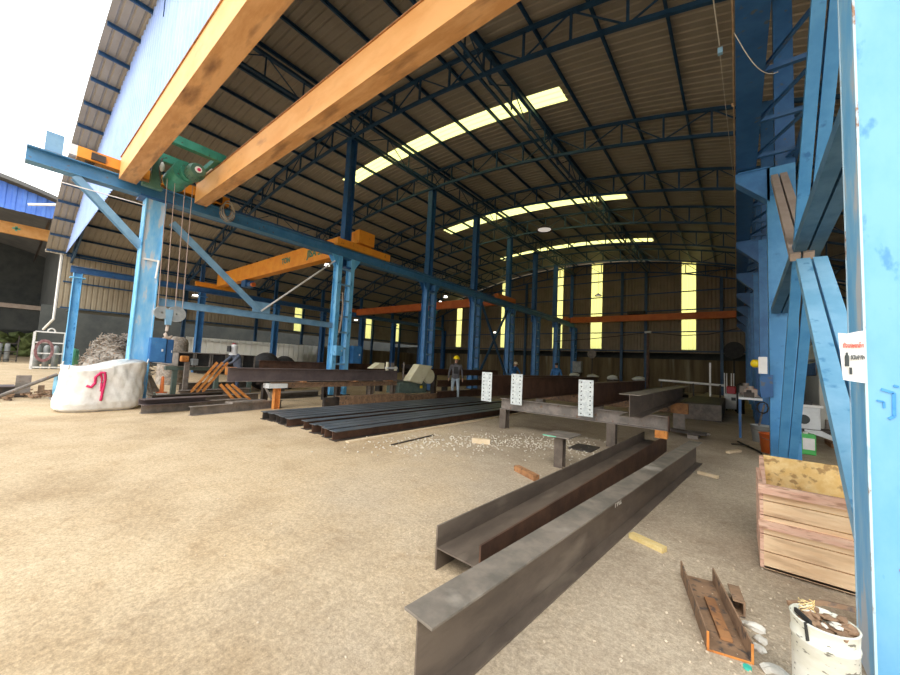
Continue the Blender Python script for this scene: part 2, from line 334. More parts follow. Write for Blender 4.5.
SKY = [(-17.1, -4.65, 11.03, 11.85), (-17.1, -4.65, 19.95, 20.75), (-17.1, -4.65, 28.1, 28.95)]
def roof():
    m = MB(); xs = [XW - .25 + i * (XRW - XW + .5) / 60 for i in range(61)]
    # snap the skylight ends
    for t_ in (-17.1, -4.65):
        k = min(range(61), key=lambda i: abs(xs[i] - t_)); xs[k] = t_
    p = .26; y = YF; ys = []
    while y < YE + .3:
        ys += [(y, 0), (y + .17, 0), (y + .195, .035), (y + .235, .035)]; y += p
    vs = []; fs = []
    for x in xs:
        for yy, dz in ys: vs.append((x, yy, zt(x) + .12 + dz))
    W = len(ys); sky = []
    for i in range(60):
        for j in range(W - 1):
            xm = (xs[i] + xs[i + 1]) / 2; ym = (ys[j][0] + ys[j + 1][0]) / 2
            f = (i * W + j, (i + 1) * W + j, (i + 1) * W + j + 1, i * W + j + 1)
            hit = [k for k, s in enumerate(SKY) if s[0] < xm < s[1] and s[2] < ym < s[3]]
            if hit: sky.append((hit[0], f))
            else: fs.append(f)
    m.add(vs, fs); c = struct(m.build('ceiling', 'cladroof'))
    for k in range(3):
        q = MB(); used = {}; ff = []
        for kk, f in sky:
            if kk != k: continue
            ff.append(tuple(used.setdefault(i, len(used)) for i in f))
        vv = [None] * len(used)
        for i, j in used.items(): vv[j] = vs[i]
        q.add(vv, ff); struct(q.build('window_%d' % (k + 1), 'trans'))
roof()

wn = [3]
def ribbed(name, axis, plane, u0, u1, z0, zf, holes, m, out=1, p=.25, dep=.03):
    """ribbed sheet wall; holes = (ua, ub, za, zb) become translucent window strips"""
    q = MB(); hm = [MB() for _ in holes]; u = u0
    while u < u1 - 1e-6:
        pts = [(u, 0), (u + p * .62, 0), (u + p * .72, dep), (u + p * .9, dep), (u + p, 0)]
        for (a, da), (b, db) in zip(pts, pts[1:]):
            b = min(b, u1)
            if a >= u1: continue
            um = (a + b) / 2
            def P(uu, d, z): return (uu, plane + d * out, z) if axis == 'x' else (plane + d * out, uu, z)
            segs = [(z0, None, 0)]
            for hi, (ha, hb, za, zb) in enumerate(holes):
                if ha <= um <= hb:
                    zb2 = lambda uu, zb=zb: min(zb, zf(uu)) if zb else zf(uu)
                    hm[hi].add([P(a, da, za), P(b, db, za), P(b, db, zb2(b)), P(a, da, zb2(a))], [(0, 1, 2, 3)])
                    segs = [(z0, za, 0)] + ([(zb, None, 0)] if zb else [])
            for s0, s1, _ in segs:
                ta, tb = (zf(a), zf(b)) if s1 is None else (s1, s1)
                if ta > s0 + .01: q.add([P(a, da, s0), P(b, db, s0), P(b, db, tb), P(a, da, ta)], [(0, 1, 2, 3)])
        u += p
    o = struct(q.build(name, m))
    for h in hm:
        wn[0] += 1; struct(h.build('window_%d' % wn[0], 'trans'))
    return o
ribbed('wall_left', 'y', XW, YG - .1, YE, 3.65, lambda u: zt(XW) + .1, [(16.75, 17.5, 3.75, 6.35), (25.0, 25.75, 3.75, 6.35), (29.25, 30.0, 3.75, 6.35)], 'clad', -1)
ribbed('wall_back', 'x', YE, XW, 1.2, 3.15, lambda u: zt(u) + .07, [(-26.75, -26.0, 3.45, None), (-20.5, -19.75, 3.45, None), (-14.5, -13.5, 3.45, None), (-10.75, -9.75, 3.45, None), (-3.5, -2.6, 3.45, None)], 'clad_shaded', 1)
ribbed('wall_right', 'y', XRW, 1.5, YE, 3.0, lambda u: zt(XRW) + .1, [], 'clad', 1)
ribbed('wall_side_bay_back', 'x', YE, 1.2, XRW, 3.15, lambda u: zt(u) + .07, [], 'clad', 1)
ribbed('wall_front', 'x', YG, XW - .1, 1.0, 7.05, lambda u: zt(u) + .1, [], 'gable', -1, p=.30, dep=.035)
# stained masonry behind the hall and left side below the cladding
w = MB(); w.box(XW - .2, XRW, YE + .25, YE + .45, 0, 2.65); struct(w.build('wall_back_base', 'brownwall'))
w = MB(); w.box(XW - .75, XW - .55, 16.5, YE + .45, 0, 2.5); struct(w.build('wall_left_base', 'brownwall'))
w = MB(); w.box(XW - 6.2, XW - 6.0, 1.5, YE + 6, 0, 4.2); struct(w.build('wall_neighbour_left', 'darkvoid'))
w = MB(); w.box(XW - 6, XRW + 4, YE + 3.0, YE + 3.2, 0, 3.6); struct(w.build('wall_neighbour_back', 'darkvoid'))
w = MB(); w.box(XW - 6.2, XRW + 4, YE + .12, YE + 3.2, 3.32, 3.38); w.box(XW - 2.2, XW - .12, 2.4, YE + .1, 3.60, 3.66); struct(w.build('ceiling_sky_block', 'darkvoid'))  # added dark covers that keep sky light out of the gaps under the cladding
w = MB(); w.box(XRW + .3, XRW + .5, 1.5, YE, 0, 3.1); struct(w.build('wall_right_base', 'brownwall'))
# eave trim and white rainwater edge
w = MB(); w.box(XW - .32, XW - .22, YF, YE, zt(XW) + .0, zt(XW) + .16); struct(w.build('trim_1', 'white'))
w = MB(); w.cyl((XW - .12, YG - .18, 2.9), (XW - .12, YG - .18, 7.0), .06, n=8); w.cyl((XW - .12, YG - .18, 2.95), (XW - .9, YG - .5, 2.3), .06, n=8); struct(w.build('trim_2', 'white'))

# wall girts
def girt(p0, p1, label, grp):
    o = MB().bar(p0, p1, .06, .09).build('wall_girt', 'blue_dark'); tag(o, label, 'wall rail', grp); return o
for i, z in enumerate((3.7, 5.3, 6.9)):
    girt((XW + .08, YG, z), (XW + .08, YE, z), 'thin dark rail along the left side cladding, ' + ('lowest of three', 'middle one, crossing the short skylights', 'highest, just under the eave')[i], None)
for i, z in enumerate((3.3, 4.9, 6.7, 8.2, 9.7)):
    x0 = XW if z < 7 else -12.2 - math.sqrt((11.5 - z) / .0113); x1 = 1.0 if z < 9.4 else min(1.0, -12.2 + math.sqrt((11.5 - z) / .0113))
    girt((x0, YE - .1, z), (x1, YE - .1, z), 'thin dark rail across the end wall, ' + ('lowest, at the bottom of the cladding', 'second from the bottom', 'middle one, just above the far crane', 'second from the top', 'topmost, near the roof')[i], None)
for x in (-30.2, -24.0, -17.4, -8.0, -6.1, -0.9):
    o = MB().I((x, YE - .2, 0), (x, YE - .2, zt(x) - .95), .2, .2, up=(0, 1, 0)).build('end_wall_post', 'blue_dark')
    tag(o, 'dark blue upright post against the end wall cladding', 'post', 'posts of the end wall')

# ------------------------------------------------------------------ roof steel
k = 0; x = -1.3 + 1.54 * 6
while x > XW:
    if x < XRW:
        o = MB().C((x, YF + .03, zt(x) + .02), (x, YE, zt(x) + .02), .13, .06, .01).build('roof_purlin', 'blue_dark')
        tag(o, 'long dark blue purlin running under the beige roof sheets', 'purlin', 'roof purlins'); k += 1
    x -= 1.54

def truss(y, x0, x1, step, label, grp, name='roof_truss'):
    t = thing(name, (0, y, 0), label, 'truss', grp)
    xs = []; x = x1
    while x > x0 + .2: xs.append(x); x -= step
    xs.append(x0)
    top = lambda x: V((x, y, zt(x) - .13)); bot = lambda x: V((x, y, zt(x) - .13 - .85 * min(1, .35 + (x - x0) / 3)))
    a = MB(); b = MB()
    for q, r in zip(xs, xs[1:]):
        a.bar(top(q), top(r), .10, .09, up=(0, 1, 0)); b.bar(bot(q), bot(r), .10, .09, up=(0, 1, 0))
    a.build('top_chord', 'blue_dark', t); b.build('bottom_chord', 'blue_dark', t)
    for i, q in enumerate(xs):
        MB().bar(top(q), bot(q), .06, .06, up=(0, 1, 0)).build('web_post', 'blue_dark', t)
        if i + 1 < len(xs):
            r = xs[i + 1]; p0, p1 = (top(q), bot(r)) if i % 2 else (bot(q), top(r))
            MB().bar(p0, p1, .035, .035, up=(0, 1, 0)).build('web_diagonal', 'blue_dark', t)
    return t
ORD = ['nearest', 'second', 'third', 'fourth', 'fifth', 'sixth', 'seventh', 'farthest']
t0 = truss(YG + .25, XW, .75, 1.32, 'arched blue lattice truss just inside the blue gable cladding, nearest of the row', 'arched roof trusses')
for i in range(1, 8):
    copy_tree(t0, (0, YS[i] - YG - .25, 0), label='arched blue lattice truss spanning the hall, %s counting from the open front' % ORD[i])
t1 = truss(YR[1], .9, XRW, 1.35, 'short blue lattice truss over the side bay right of the columns, nearest of its row', 'side bay trusses')
for i in range(2, 8):
    copy_tree(t1, (0, YR[i] - YR[1], 0), label='short blue lattice truss over the right side bay, %s counting from the front' % ORD[i])
def long_truss(x, label):
    t = thing('longitudinal_truss', (x, YG, 0), label, 'truss', 'trusses running along the hall')
    z1 = zt(x) - .12; z0 = z1 - .85; n = 24; dy = (YE - .3 - YG) / n
    MB().bar((x, YG, z1), (x, YE - .3, z1), .14, .1).build('top_chord', 'blue_dark', t)
    for s in (-.12, .12): MB().bar((x + s, YG, z0), (x + s, YE - .3, z0), .07, .08).build('bottom_chord', 'blue_dark', t)
    for i in range(n):
        y = YG + i * dy
        MB().bar((x, y, z1), (x, y, z0), .045).build('web_post', 'blue_dark', t)
        p = ((x, y, z0), (x, y + dy, z1)) if i % 2 else ((x, y, z1), (x, y + dy, z0))
        MB().bar(*p, .03).build('web_diagonal', 'blue_dark', t)
long_truss(-5.9, 'straight blue lattice truss running lengthwise under the roof, crossing the near skylight')
long_truss(XL, 'straight blue lattice truss running lengthwise over the middle column tops')
long_truss(-22.3, 'straight blue lattice truss running lengthwise over the left bay')

# ------------------------------------------------------------------ middle column row
RB, RT = 5.43, 5.77
def laced_column(y, label, lit):
    m1 = 'blue_bright' if lit else 'blue'  # lit column takes a brighter blue, its light put into the colour
    t = thing('crane_column', (XL, y, 0), label, 'column', 'middle row columns')
    for s in (-.29, .29):
        MB().I((XL, y + s, 0), (XL, y + s, RB - .02), .34, .17, .014, .01, up=(1, 0, 0)).build('shaft', m1, t)
    for i in range(8):
        z = .55 + i * .62
        MB().box(XL + .155, XL + .168, y - .22, y + .22, z, z + .07).build('batten', 'blue_grey', t)
    MB().box(XL - .25, XL + .25, y - .48, y + .48, 0, .03).build('base_plate', 'steel_dk', t)
    q = MB()
    for s in (-1, 1):
        a = y + s * .38; b = y + s * .66
        for xx in (-.13, .13):
            q.add([(XL + xx - .006, a, RB - .45), (XL + xx + .006, a, RB - .45), (XL + xx + .006, a, RB - .01), (XL + xx - .006, a, RB - .01), (XL + xx - .006, b, RB - .01), (XL + xx + .006, b, RB - .01)],
                  [(0, 1, 2, 3), (3, 2, 5, 4), (0, 3, 4), (1, 5, 2), (0, 4, 5, 1)])
    q.build('cap_bracket', m1, t)
    MB().I((XL - .34, y + .2, 5.0), (XL - .34, y + .2, zt(XL) - .85), .32, .30, .014, .01, up=(0, 1, 0)).build('upper_post', 'blue_mid', t)
    MB().box(XL - .5, XL + .1, y + .02, y + .38, RB - .4, RB - .34).build('seat_plate', 'blue_mid', t)
    return t
for i in range(1, 8):
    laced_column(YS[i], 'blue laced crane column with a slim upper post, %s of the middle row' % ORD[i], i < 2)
# leading column: closed box with peeling paint
t = thing('crane_column', (XL, 2.3, 0), 'pale blue box column with white peeling paint, leading the middle row behind the white sack', 'column')
MB().box(XL - .16, XL + .16, 2.04, 2.44, 0, RB - .05).build('shaft', 'blue_peel', t)
for s in (2.04, 2.44): MB().box(XL - .19, XL + .19, s - .012, s + .012, 0, RB - .05).build('flange', 'blue_bright', t)
MB().box(XL - .26, XL + .26, 1.9, 2.6, RB - .05, RB - .01).build('cap_plate', 'blue_mid', t)
q = MB(); q.box(XL + .17, XL + .2, 2.1, 2.42, 3.75, 3.8); q.cyl((XL + .2, 2.42, 3.8), (XL + .25, 2.38, 3.3), .025, n=8); q.build('clamp', 'white', t)

# crane runways
def runway(x, y0, y1, label, m='blue_mid'):
    t = thing('crane_runway_beam', (x, y0, RB), label, 'runway beam')
    MB().I((x, y0, (RB + RT) / 2), (x, y1, (RB + RT) / 2), RT - RB, .30, .02, .014).build('girder', m, t)
    MB().box(x - .03, x + .03, y0 + .02, y1, RT, RT + .05).build('rail', 'steel_grey', t)
    return t
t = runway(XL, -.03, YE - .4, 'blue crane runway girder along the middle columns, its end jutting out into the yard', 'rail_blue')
MB().C((XL - .2, 2.35, 5.70), (XL - .2, YE - .4, 5.70), .50, .12, .014, side=-1).build('walkway_channel', 'blue_mid', t)
MB().box(XL - .02, XL + .02, .22, .50, RT + .05, RT + .5).build('end_stop', 'blue_grey', t)
q = MB(); q.bar((XL + .2, .2, 5.13), (XL + .2, 2.0, 5.16), .022); q.build('conduit', 'white', t)
runway(XLL, YG, YE - .4, 'dark blue crane runway girder on the left side columns near the side wall')
t = runway(.16, -1.0, YE - .4, 'blue crane runway girder overhead along the right columns')
# surge lattice beside the right runway
t = thing('walkway_lattice', (.6, 1.0, 5.5), 'flat blue lattice beside the overhead right runway girder', 'lattice')
MB().bar((.86, 1.0, 5.52), (.86, YE - .5, 5.52), .06, .08).build('outer_chord', 'blue_mid', t)
y = 1.2; k = 0
while y < YE - 2:
    MB().bar((.3, y, 5.52), (.86, y, 5.52), .06, .06).build('rung', 'blue_mid', t)
    MB().bar((.3, y + 1.15, 5.52), (.86, y + .05, 5.52), .04, .04).build('lattice_diagonal', 'blue_mid', t)
    y += 1.2

# left side row
for i, y in enumerate(YS):
    m = 'blue_bright' if i == 0 else ('blue' if i < 3 else 'blue_mid')
    t = thing('side_column', (XLL, y, 0), 'blue steel column carrying the left runway beam, %s of the left row' % ORD[i] + (', beside the green gas cylinder' if i == 0 else ''), 'column', 'left row columns')
    MB().I((XLL, y, 0), (XLL, y, RB - .01), .34, .42, .016, .012, up=(0, 1, 0)).build('shaft', m, t)
    if i: MB().I((XLL - .3, y, RB - .01), (XLL - .3, y, zt(XLL - .3) - .98), .22, .2, .012, .01, up=(0, 1, 0)).build('upper_post', 'blue_mid', t)
    MB().box(XLL - .26, XLL + .26, y - .3, y + .3, RB - .3, RB - .25).build('bracket', m, t)
# side wall posts of the left wall
for i, y in enumerate(YS[1:]):
    o = MB().I((XW + .25, y, 0), (XW + .25, y, zt(XW) - .3), .2, .18, up=(0, 1, 0)).build('wall_post', 'blue_dark')
    tag(o, 'dark post standing against the left side cladding', 'post', 'posts of the left wall')

# bracing between the first two middle columns
o = MB().I((XL + .02, .74, RB - .02), (XL + .02, 2.1, 4.05), .2, .16, up=(1, 0, 0)).build('runway_knee_brace', 'blue_grey'); tag(o, 'pale blue diagonal brace under the jutting end of the runway girder', 'brace')
t = thing('portal_bracing', (XL, 5.25, 2.7), 'light blue bracing with horizontal strut and diagonal between the first two middle columns', 'brace')
MB().I((XL, 2.55, 2.72), (XL, 7.9, 2.68), .2, .14).build('horizontal_strut', 'blue_grey', t)
MB().I((XL, 2.65, 4.95), (XL, 5.1, 2.9), .17, .14, up=(1, 0, 0)).build('diagonal_brace', 'blue_grey', t)
MB().cyl((XL + .05, 5.2, 2.85), (XL + .05, 7.9, 5.3), .03, n=8).build('tie_rod', 'white', t)
MB().box(XL - .02, XL + .0, 4.95, 5.5, 2.75, 3.15).build('gusset_plate', 'blue_grey', t)
t = thing('cross_bracing', (XL, 19.6, 2.7), 'dark crossed bracing between the third and fourth middle columns', 'brace')
MB().bar((XL, 17.9, .6), (XL, 21.3, 5.2), .12, .1, up=(1, 0, 0)).build('diagonal_brace', 'blue_dark', t)
MB().bar((XL + .13, 17.9, 5.2), (XL + .13, 21.3, .6), .12, .1, up=(1, 0, 0)).build('diagonal_brace', 'blue_dark', t)

# ------------------------------------------------------------------ right column row
def right_column(i, y):
    lab = ['big pale blue column at the right edge of the photo, beside the scrap drum', 'broad blue column behind the wooden crate'][i] if i < 2 else 'blue column of the right row, %s counting from the front' % ORD[i]
    t = thing('crane_column', (.72, y, 0), lab, 'column', 'right row columns')
    m = ['blue_r1', 'blue_r2'][i] if i < 2 else 'blue'
    y0, y1 = (y - .13, y + .13) if i else (y - .17, y + .15)
    xr = RX1 if i != 1 else .85
    MB().box(RX0 if i != 1 else .46, xr, y0, y1, 0, RB - .05 if i else zt(.7) - .2).build('shaft', m, t)
    if i:
        MB().box(RX0 + .08, xr, y0 + .01, y1 - .01, RB - .05, zt(.9) - .1).build('upper_shaft', 'blue_mid', t)
        q = MB()   # corbel carrying the runway
        for yy in (y0, y1 - .02):
            q.add([(.05, yy, RB - .2), (.05, yy, RB - .03), (RX0, yy, RB - .03), (RX0, yy, RB - .7),
                   (.0, yy + .02, RB - .2), (.0, yy + .02, RB - .03), (RX0, yy + .02, RB - .03), (RX0, yy + .02, RB - .7)],
                  [(0, 1, 2, 3), (7, 6, 5, 4), (0, 4, 5, 1), (1, 5, 6, 2), (3, 7, 4, 0)])
        q.add([(.0, y0, RB - .2), (.0, y1, RB - .2), (RX0, y1, RB - .7), (RX0, y0, RB - .7)], [(0, 1, 2, 3)])
        q.box(.04, RX0, y0 - .02, y1 + .02, RB - .05, RB - .02)
        q.build('corbel', 'blue_mid' if i > 1 else 'blue', t)
        MB().box(RX0 - .01 if i != 1 else .455, xr + .005, y0 - .015, y0, 0, .9).build('foot_plate', m, t)
    else:
        e = MB(); e.box(RX0 - .006, RX0 + .003, y0 - .004, y0 + .012, 0, 8); e.box(RX0 - .006, RX0 + .003, y1 - .012, y1 + .004, 0, 8); e.build('weld_edge', 'blue_edge', t)
        s = MB(); s.box(RX0 - .004, RX0, y0 + .012, y1 - .02, 0, 8); s.build('side_face', 'blue_peel', t)
        # brushed dark-blue strokes and a red mark
        a = MB(); yy = y0 - .003
        def st(pts, wd):
            for p, r in zip(pts, pts[1:]): a.bar((p[0], yy, p[1]), (r[0], yy, r[1]), .004, wd, up=(1, 0, 0))
        st([(.545, 1.425), (.585, 1.41), (.583, 1.30), (.566, 1.285)], .012); st([(.53, 1.37), (.552, 1.365), (.553, 1.335)], .008); st([(.60, 1.44), (.585, 1.445)], .01)
        a.build('brush_mark', 'darkblue', t)
        r = MB(); r.bar((.585, yy, .60), (.60, yy, .57), .003, .012, up=(1, 0, 0)); r.build('paint_dab', 'redink', t)
    return t
RC = [right_column(i, y) for i, y in enumerate(YR)]

def double_brace(p0, p1, m, label, wx=.43, th=.1, gap=.022):
    p0 = V(p0); p1 = V(p1)
    t = thing('diagonal_brace', p1 if p1.z < p0.z else p0, label, 'brace', 'braces between the two nearest right columns')
    for s in (-1, 1):
        c = s * (gap / 2 + (wx - gap) / 4)
        MB().bar(p0 + V((c, 0, 0)), p1 + V((c, 0, 0)), (wx - gap) / 2, th, up=(0, 1, 0) if abs((p1 - p0).normalized().y) < .9 else (0, 0, 1)).build('channel', m, t)
    return t
double_brace((.62, 8.6, 5.15), (.64, 6.1, 2.98), 'brace_tan', 'brown primer-coated double-channel brace, upper part reaching the second column head', wx=.22)
double_brace((.69, 5.85, 2.85), (.665, 3.06, .40), 'brace_pale', 'pale blue double-channel brace slanting down to the big right column, dark slit along it', wx=.26)
double_brace((.62, 8.6, 2.68), (.78, 3.1, 3.62), 'blue_brB', 'dull blue double-channel brace rising toward the camera across the others', wx=.26, th=.12)
double_brace((.66, 8.5, .15), (.76, 3.1, 7.6), 'blue_r2', 'tall steep blue double-channel brace starting at the foot of the second column', wx=.24)

# sign tied across the first column's inner edge
t = thing('notice_sign', (.505, 2.95, 1.56), 'white laminated notice with red and black print fixed to the big right column', 'sign')
sg = MB(); sy = 2.665
sg.add([(.405, sy, 1.70), (.435, sy - .004, 1.695), (.47, sy - .008, 1.705), (.498, sy, 1.71), (.498, sy, 1.45), (.46, sy - .004, 1.455), (.418, sy, 1.462)], [(0, 1, 2, 3, 4, 5, 6)])
ob = sg.build('sheet', 'sign', t); sm = ob.modifiers.new('s', 'SOLIDIFY'); sm.thickness = .003
text('ถังเศษเหล็ก', .016, frame((.4545, sy - .012, 1.635), (1, 0, 0), (0, 0, 1)), 'inkred', t, sc=(.95, 2.0))
text('SCRAP BIN', .0115, frame((.469, sy - .012, 1.575), (1, 0, 0), (0, 0, 1)), 'inkdark', t, sc=(.85, 2.6))
q = MB(); q.cyl((.432, sy - .01, 1.53), (.432, sy - .01, 1.585), .0075, n=8); q.cyl((.432, sy - .01, 1.585), (.432, sy - .01, 1.60), .004, n=8); q.cyl((.444, sy - .01, 1.49), (.444, sy - .01, 1.525), .005, n=8); q.build('printed_symbol', 'inkdark', t)

# small items on the second column
o = MB().box(.30, .42, 8.5, 8.52, 1.53, 1.83).build('white_tag_board', 'white'); tag(o, 'narrow white board hanging at the inner edge of the broad blue column', 'board')
t = thing('wall_socket_box', (.44, 8.45, 1.2), 'dark blue box on the inner side of the broad blue column, below the white board', 'electrical box')
MB().box(.33, .50, 8.6, 8.85, 1.12, 1.52).build('body', 'blue_mid', t); MB().box(.32, .33, 8.64, 8.82, 1.16, 1.48).build('door', 'blue', t)
o = MB().blob((.27, 8.9, 1.72), (.075, .08, .08), 2, .05).build('yellow_hard_hat', 'helmet', smooth=True); tag(o, 'yellow round cover hanging beside the white board', 'hard hat')

# overhead tan cable and hanging wires on the right
t = thing('festoon_cable', (0, 2, 5.5), 'thin tan power cable with clips running under the right runway', 'cable')
q = MB(); q.tube([(-.01, 3 + i * 1.0, 5.48 + .015 * math.sin(i * 2.1)) for i in range(31)], .011); q.build('conductor', 'cable', t)
for i in range(8): MB().blob((-.01, 6.5 + i * 3.2, 5.5), .035, 1, .1).build('clip', 'cable', t)
q = MB(); q.tube([(.42 * k / 10, 5.0 + .7 * k / 10, 5.44 - .3 * math.sin(k / 10 * 2.4)) for k in range(11)], .005); o = q.build('hanging_wire', 'wire'); tag(o, 'short sagging pale wire below the right runway girder', 'wire')
t = thing('hanging_pull_cord', (-.2, 5.0, 4.9), 'thin pale cord with a small blue plug hanging under the roof at upper right', 'cord')
q = MB(); q.tube([(-.22, 3.2, 5.6), (-.17, 4.6, 5.52), (-.14, 5.15, 5.47)], .006); q.tube([(-.14, 5.2, 5.42), (-.03, 9.0, 5.47)], .003); q.build('cord', 'wire', t)
MB().box(-.16, -.11, 5.15, 5.2, 5.38, 5.45).build('plug', 'blue_grey', t)

# ------------------------------------------------------------------ cranes
GX1 = .4
t = thing('overhead_crane', (-6, 2.4, RT), 'large yellow double girder bridge crane in the foreground, over the open front', 'crane')
for (y0, y1), lab in zip(((1.46, 1.80), (3.06, 3.36)), 'ab'):
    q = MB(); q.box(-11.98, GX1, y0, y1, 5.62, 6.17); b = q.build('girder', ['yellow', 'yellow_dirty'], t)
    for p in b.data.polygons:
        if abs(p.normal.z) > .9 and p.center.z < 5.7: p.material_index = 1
    q = MB()
    for zz in (6.17,): q.box(-11.98, GX1, y0 - .02, y1 + .02, zz, zz + .02)
    q.build('rail_plate', 'rust', t)
q = MB(); q.box(-12.32, -12.04, .72, 3.95, 5.87, 6.12); q.build('end_carriage', 'orange', t)
for yy in (.95, 3.5): MB().box(-12.04, -11.99, yy, yy + .25, 5.9, 6.06).build('wheel_housing', 'steel_dk', t)
for yy in (.95, 3.72): MB().cyl((-12.26, yy, 5.92), (-12.14, yy, 5.92), .1, n=16).build('wheel', 'steel_dk', t)
MB().box(.02, .30, .72, 3.95, 5.87, 6.12).build('end_carriage', 'orange', t)
q = MB(); q.box(-12.22, -12.12, .60, .72, 5.9, 6.15); q.build('buffer', 'white', t)

t = thing('hoist_trolley', (-11, 2.45, 6.2), 'green rope hoist with a round motor between the two yellow girders', 'hoist')
q = MB(); q.box(-11.5, -11.35, 1.7, 3.15, 6.22, 6.42); q.box(-10.25, -10.10, 1.7, 3.15, 6.22, 6.42); q.box(-11.36, -10.24, 1.72, 1.84, 6.235, 6.37); q.box(-11.36, -10.24, 2.95, 3.07, 6.235, 6.37); q.build('trolley_frame', 'green', t)
q = MB(); q.cyl((-11.5, 2.45, 5.83), (-10.55, 2.45, 5.83), .25, n=24); q.build('rope_drum', 'green', t, smooth=False)
q = MB(); q.cyl((-10.75, 2.52, 5.80), (-10.40, 2.52, 5.80), .20, n=24); q.build('gearbox', 'green', t)
mo = MB(); mo.lathe((-10.40, 2.58, 5.78), [(.01, 0), (.19, 0), (.19, .24), (.16, .30), (.15, .34), (.01, .35)], 24, 'x'); mo = mo.build('motor', 'dkgreen', t)
q = MB()
for i in range(16):
    a = 2 * PI * i / 16; q.box(-10.40, -10.20, 2.58 + .19 * math.cos(a) - .008, 2.58 + .19 * math.cos(a) + .008, 5.78 + .19 * math.sin(a) - .012, 5.78 + .19 * math.sin(a) + .012)
q.build('cooling_fins', 'dkgreen', mo)
MB().cyl((-10.048, 2.58, 5.78), (-10.040, 2.58, 5.78), .075, n=20).build('motor_label', 'white', mo)
MB().cyl((-10.039, 2.59, 5.78), (-10.036, 2.59, 5.78), .04, n=20).build('motor_label_print', 'redink', mo)
q = MB(); q.box(-11.45, -11.3, 1.95, 2.15, 5.52, 6.21); q.box(-11.46, -11.29, 1.8, 2.2, 5.45, 5.52); q.build('hanger_bracket', 'dkgreen', t)
q = MB(); q.tube([(-10.6, 2.3, 5.8), (-10.5, 2.5, 5.72), (-10.3, 2.75, 5.78), (-10.2, 2.9, 6.0)], .012); q.build('motor_lead', 'wire', t)
MB().tube([(-11.2, 2.1, 6.2), (-11.1, 2.05, 5.9), (-11.25, 2.15, 5.6)], .02).build('control_lead', 'steel_dk', t)
MB().blob((-11.1, 2.1, 5.95), (.05, .05, .12), 2, .1).build('counterweight', 'white', t)
# ropes & hook
t = thing('hook_block', (-10.9, 2.35, 1.9), 'blue hook block with two round pulleys hanging on ropes beside the peeling column', 'hook block')
for dx, dy in ((-.12, -.2), (.0, -.08), (.06, .1), (.0, .26)):
    MB().tube([(-10.9 + dx, 2.5 + dy, 2.3), (-10.95 + dx, 2.44 + dy * 1.1, 5.7)], .009, 5).build('rope', 'rope', t)
for dy, r in ((-.13, .15), (.16, .195)):
    q = MB(); q.lathe((-10.86, 2.47 + dy, 2.33), [(.02, -.05), (r, -.05), (r * .86, -.015), (r * .86, .015), (r, .05), (.02, .05)], 24, 'x'); q.build('pulley', 'gasgrey', t)
q = MB(); q.add([(-10.80, 2.40, 2.42), (-10.80, 2.56, 2.42), (-10.80, 2.54, 2.05), (-10.80, 2.44, 2.05), (-10.92, 2.40, 2.42), (-10.92, 2.56, 2.42), (-10.92, 2.54, 2.05), (-10.92, 2.44, 2.05)],
                [(0, 1, 2, 3), (7, 6, 5, 4), (0, 4, 5, 1), (1, 5, 6, 2), (2, 6, 7, 3), (3, 7, 4, 0)]); q.build('block_body', 'blue_grey', t)
q = MB(); q.tube([(-10.86, 2.49, 2.1), (-10.86, 2.48, 1.9), (-10.86, 2.46, 1.82), (-10.86, 2.48, 1.75), (-10.86, 2.55, 1.73), (-10.86, 2.6, 1.79)], [.035, .035, .04, .045, .04, .02], 8); q.build('hook', 'brace_tan', t, smooth=True)
# cable bundle beside second girder
t = thing('cable_loops', (-12.0, 3.9, 5.9), 'bundle of grey cable loops hanging from the yellow crane end', 'cable')
for i in range(7):
    q = MB(); ry_ = .10 + .018 * i; rz_ = .24 + .02 * (i % 4)
    q.tube([(-11.85 + .02 * (i % 3), 3.86 + ry_ * math.sin(2 * PI * k / 14), 5.72 + rz_ * math.cos(2 * PI * k / 14) - .02 * i) for k in range(15)], .010); q.build('loop', 'wire' if i % 3 else 'cable', t)
MB().box(-12.0, -11.8, 3.5, 3.62, 5.95, 6.1).build('junction_box', 'steel_rust', t)

def single_crane(x0, x1, y, z0, z1, m, label, tl=1.5, wd=.3):
    t = thing('overhead_crane', ((x0 + x1) / 2, y, z0), label, 'crane')
    q = MB(); q.box(x0 + .15, x1 - .15, y - wd / 2, y + wd / 2, z0, z1); q.box(x0 + .15, x1 - .15, y - wd / 2 - .05, y + wd / 2 + .05, z0 - .02, z0); q.build('girder', m, t)
    for x in (x0, x1):
        MB().box(x - .13, x + .13, y - tl, y + tl, RT + .06, RT + .36).build('end_carriage', m, t)
        for s in (-1, 1): MB().cyl((x - .05, y + s * (tl - .2), RT + .13), (x + .05, y + s * (tl - .2), RT + .13), .09, n=12).build('wheel', 'steel_dk', t)
    return t
t = single_crane(XLL, XL - .02, 9.15, 5.98, 6.86, 'orange', 'bright orange single girder crane with green lettering in the left bay', 1.35)
MB().box(XL - .16, XL + .14, 8.75, 9.55, 6.2, 6.75).build('girder_end_plate', 'orange', t)
for i in range(11): MB().box(-28 + i * 1.45, -27.93 + i * 1.45, 8.98, 9.06, 6.86, 6.92).build('stiffener_bolt', 'steel_dk', t)
q = MB(); q.box(-23.9, -23.3, 8.9, 9.4, 5.5, 5.9); q.cyl((-23.3, 9.15, 5.65), (-22.9, 9.15, 5.65), .16, n=14); q.build('hoist', 'blue_mid', t)
MB().cyl((-22.9, 9.15, 5.6), (-22.7, 9.15, 5.6), .13, n=14).build('hoist_motor', 'orange_dark', t)
text('JISA 5.0', .5, frame((-15.7, 8.985, 6.42), (1, 0, 0), (0, 0, 1)), 'green', t)
text('TON', .4, frame((-18.6, 8.985, 6.42), (1, 0, 0), (0, 0, 1)), 'green', t)
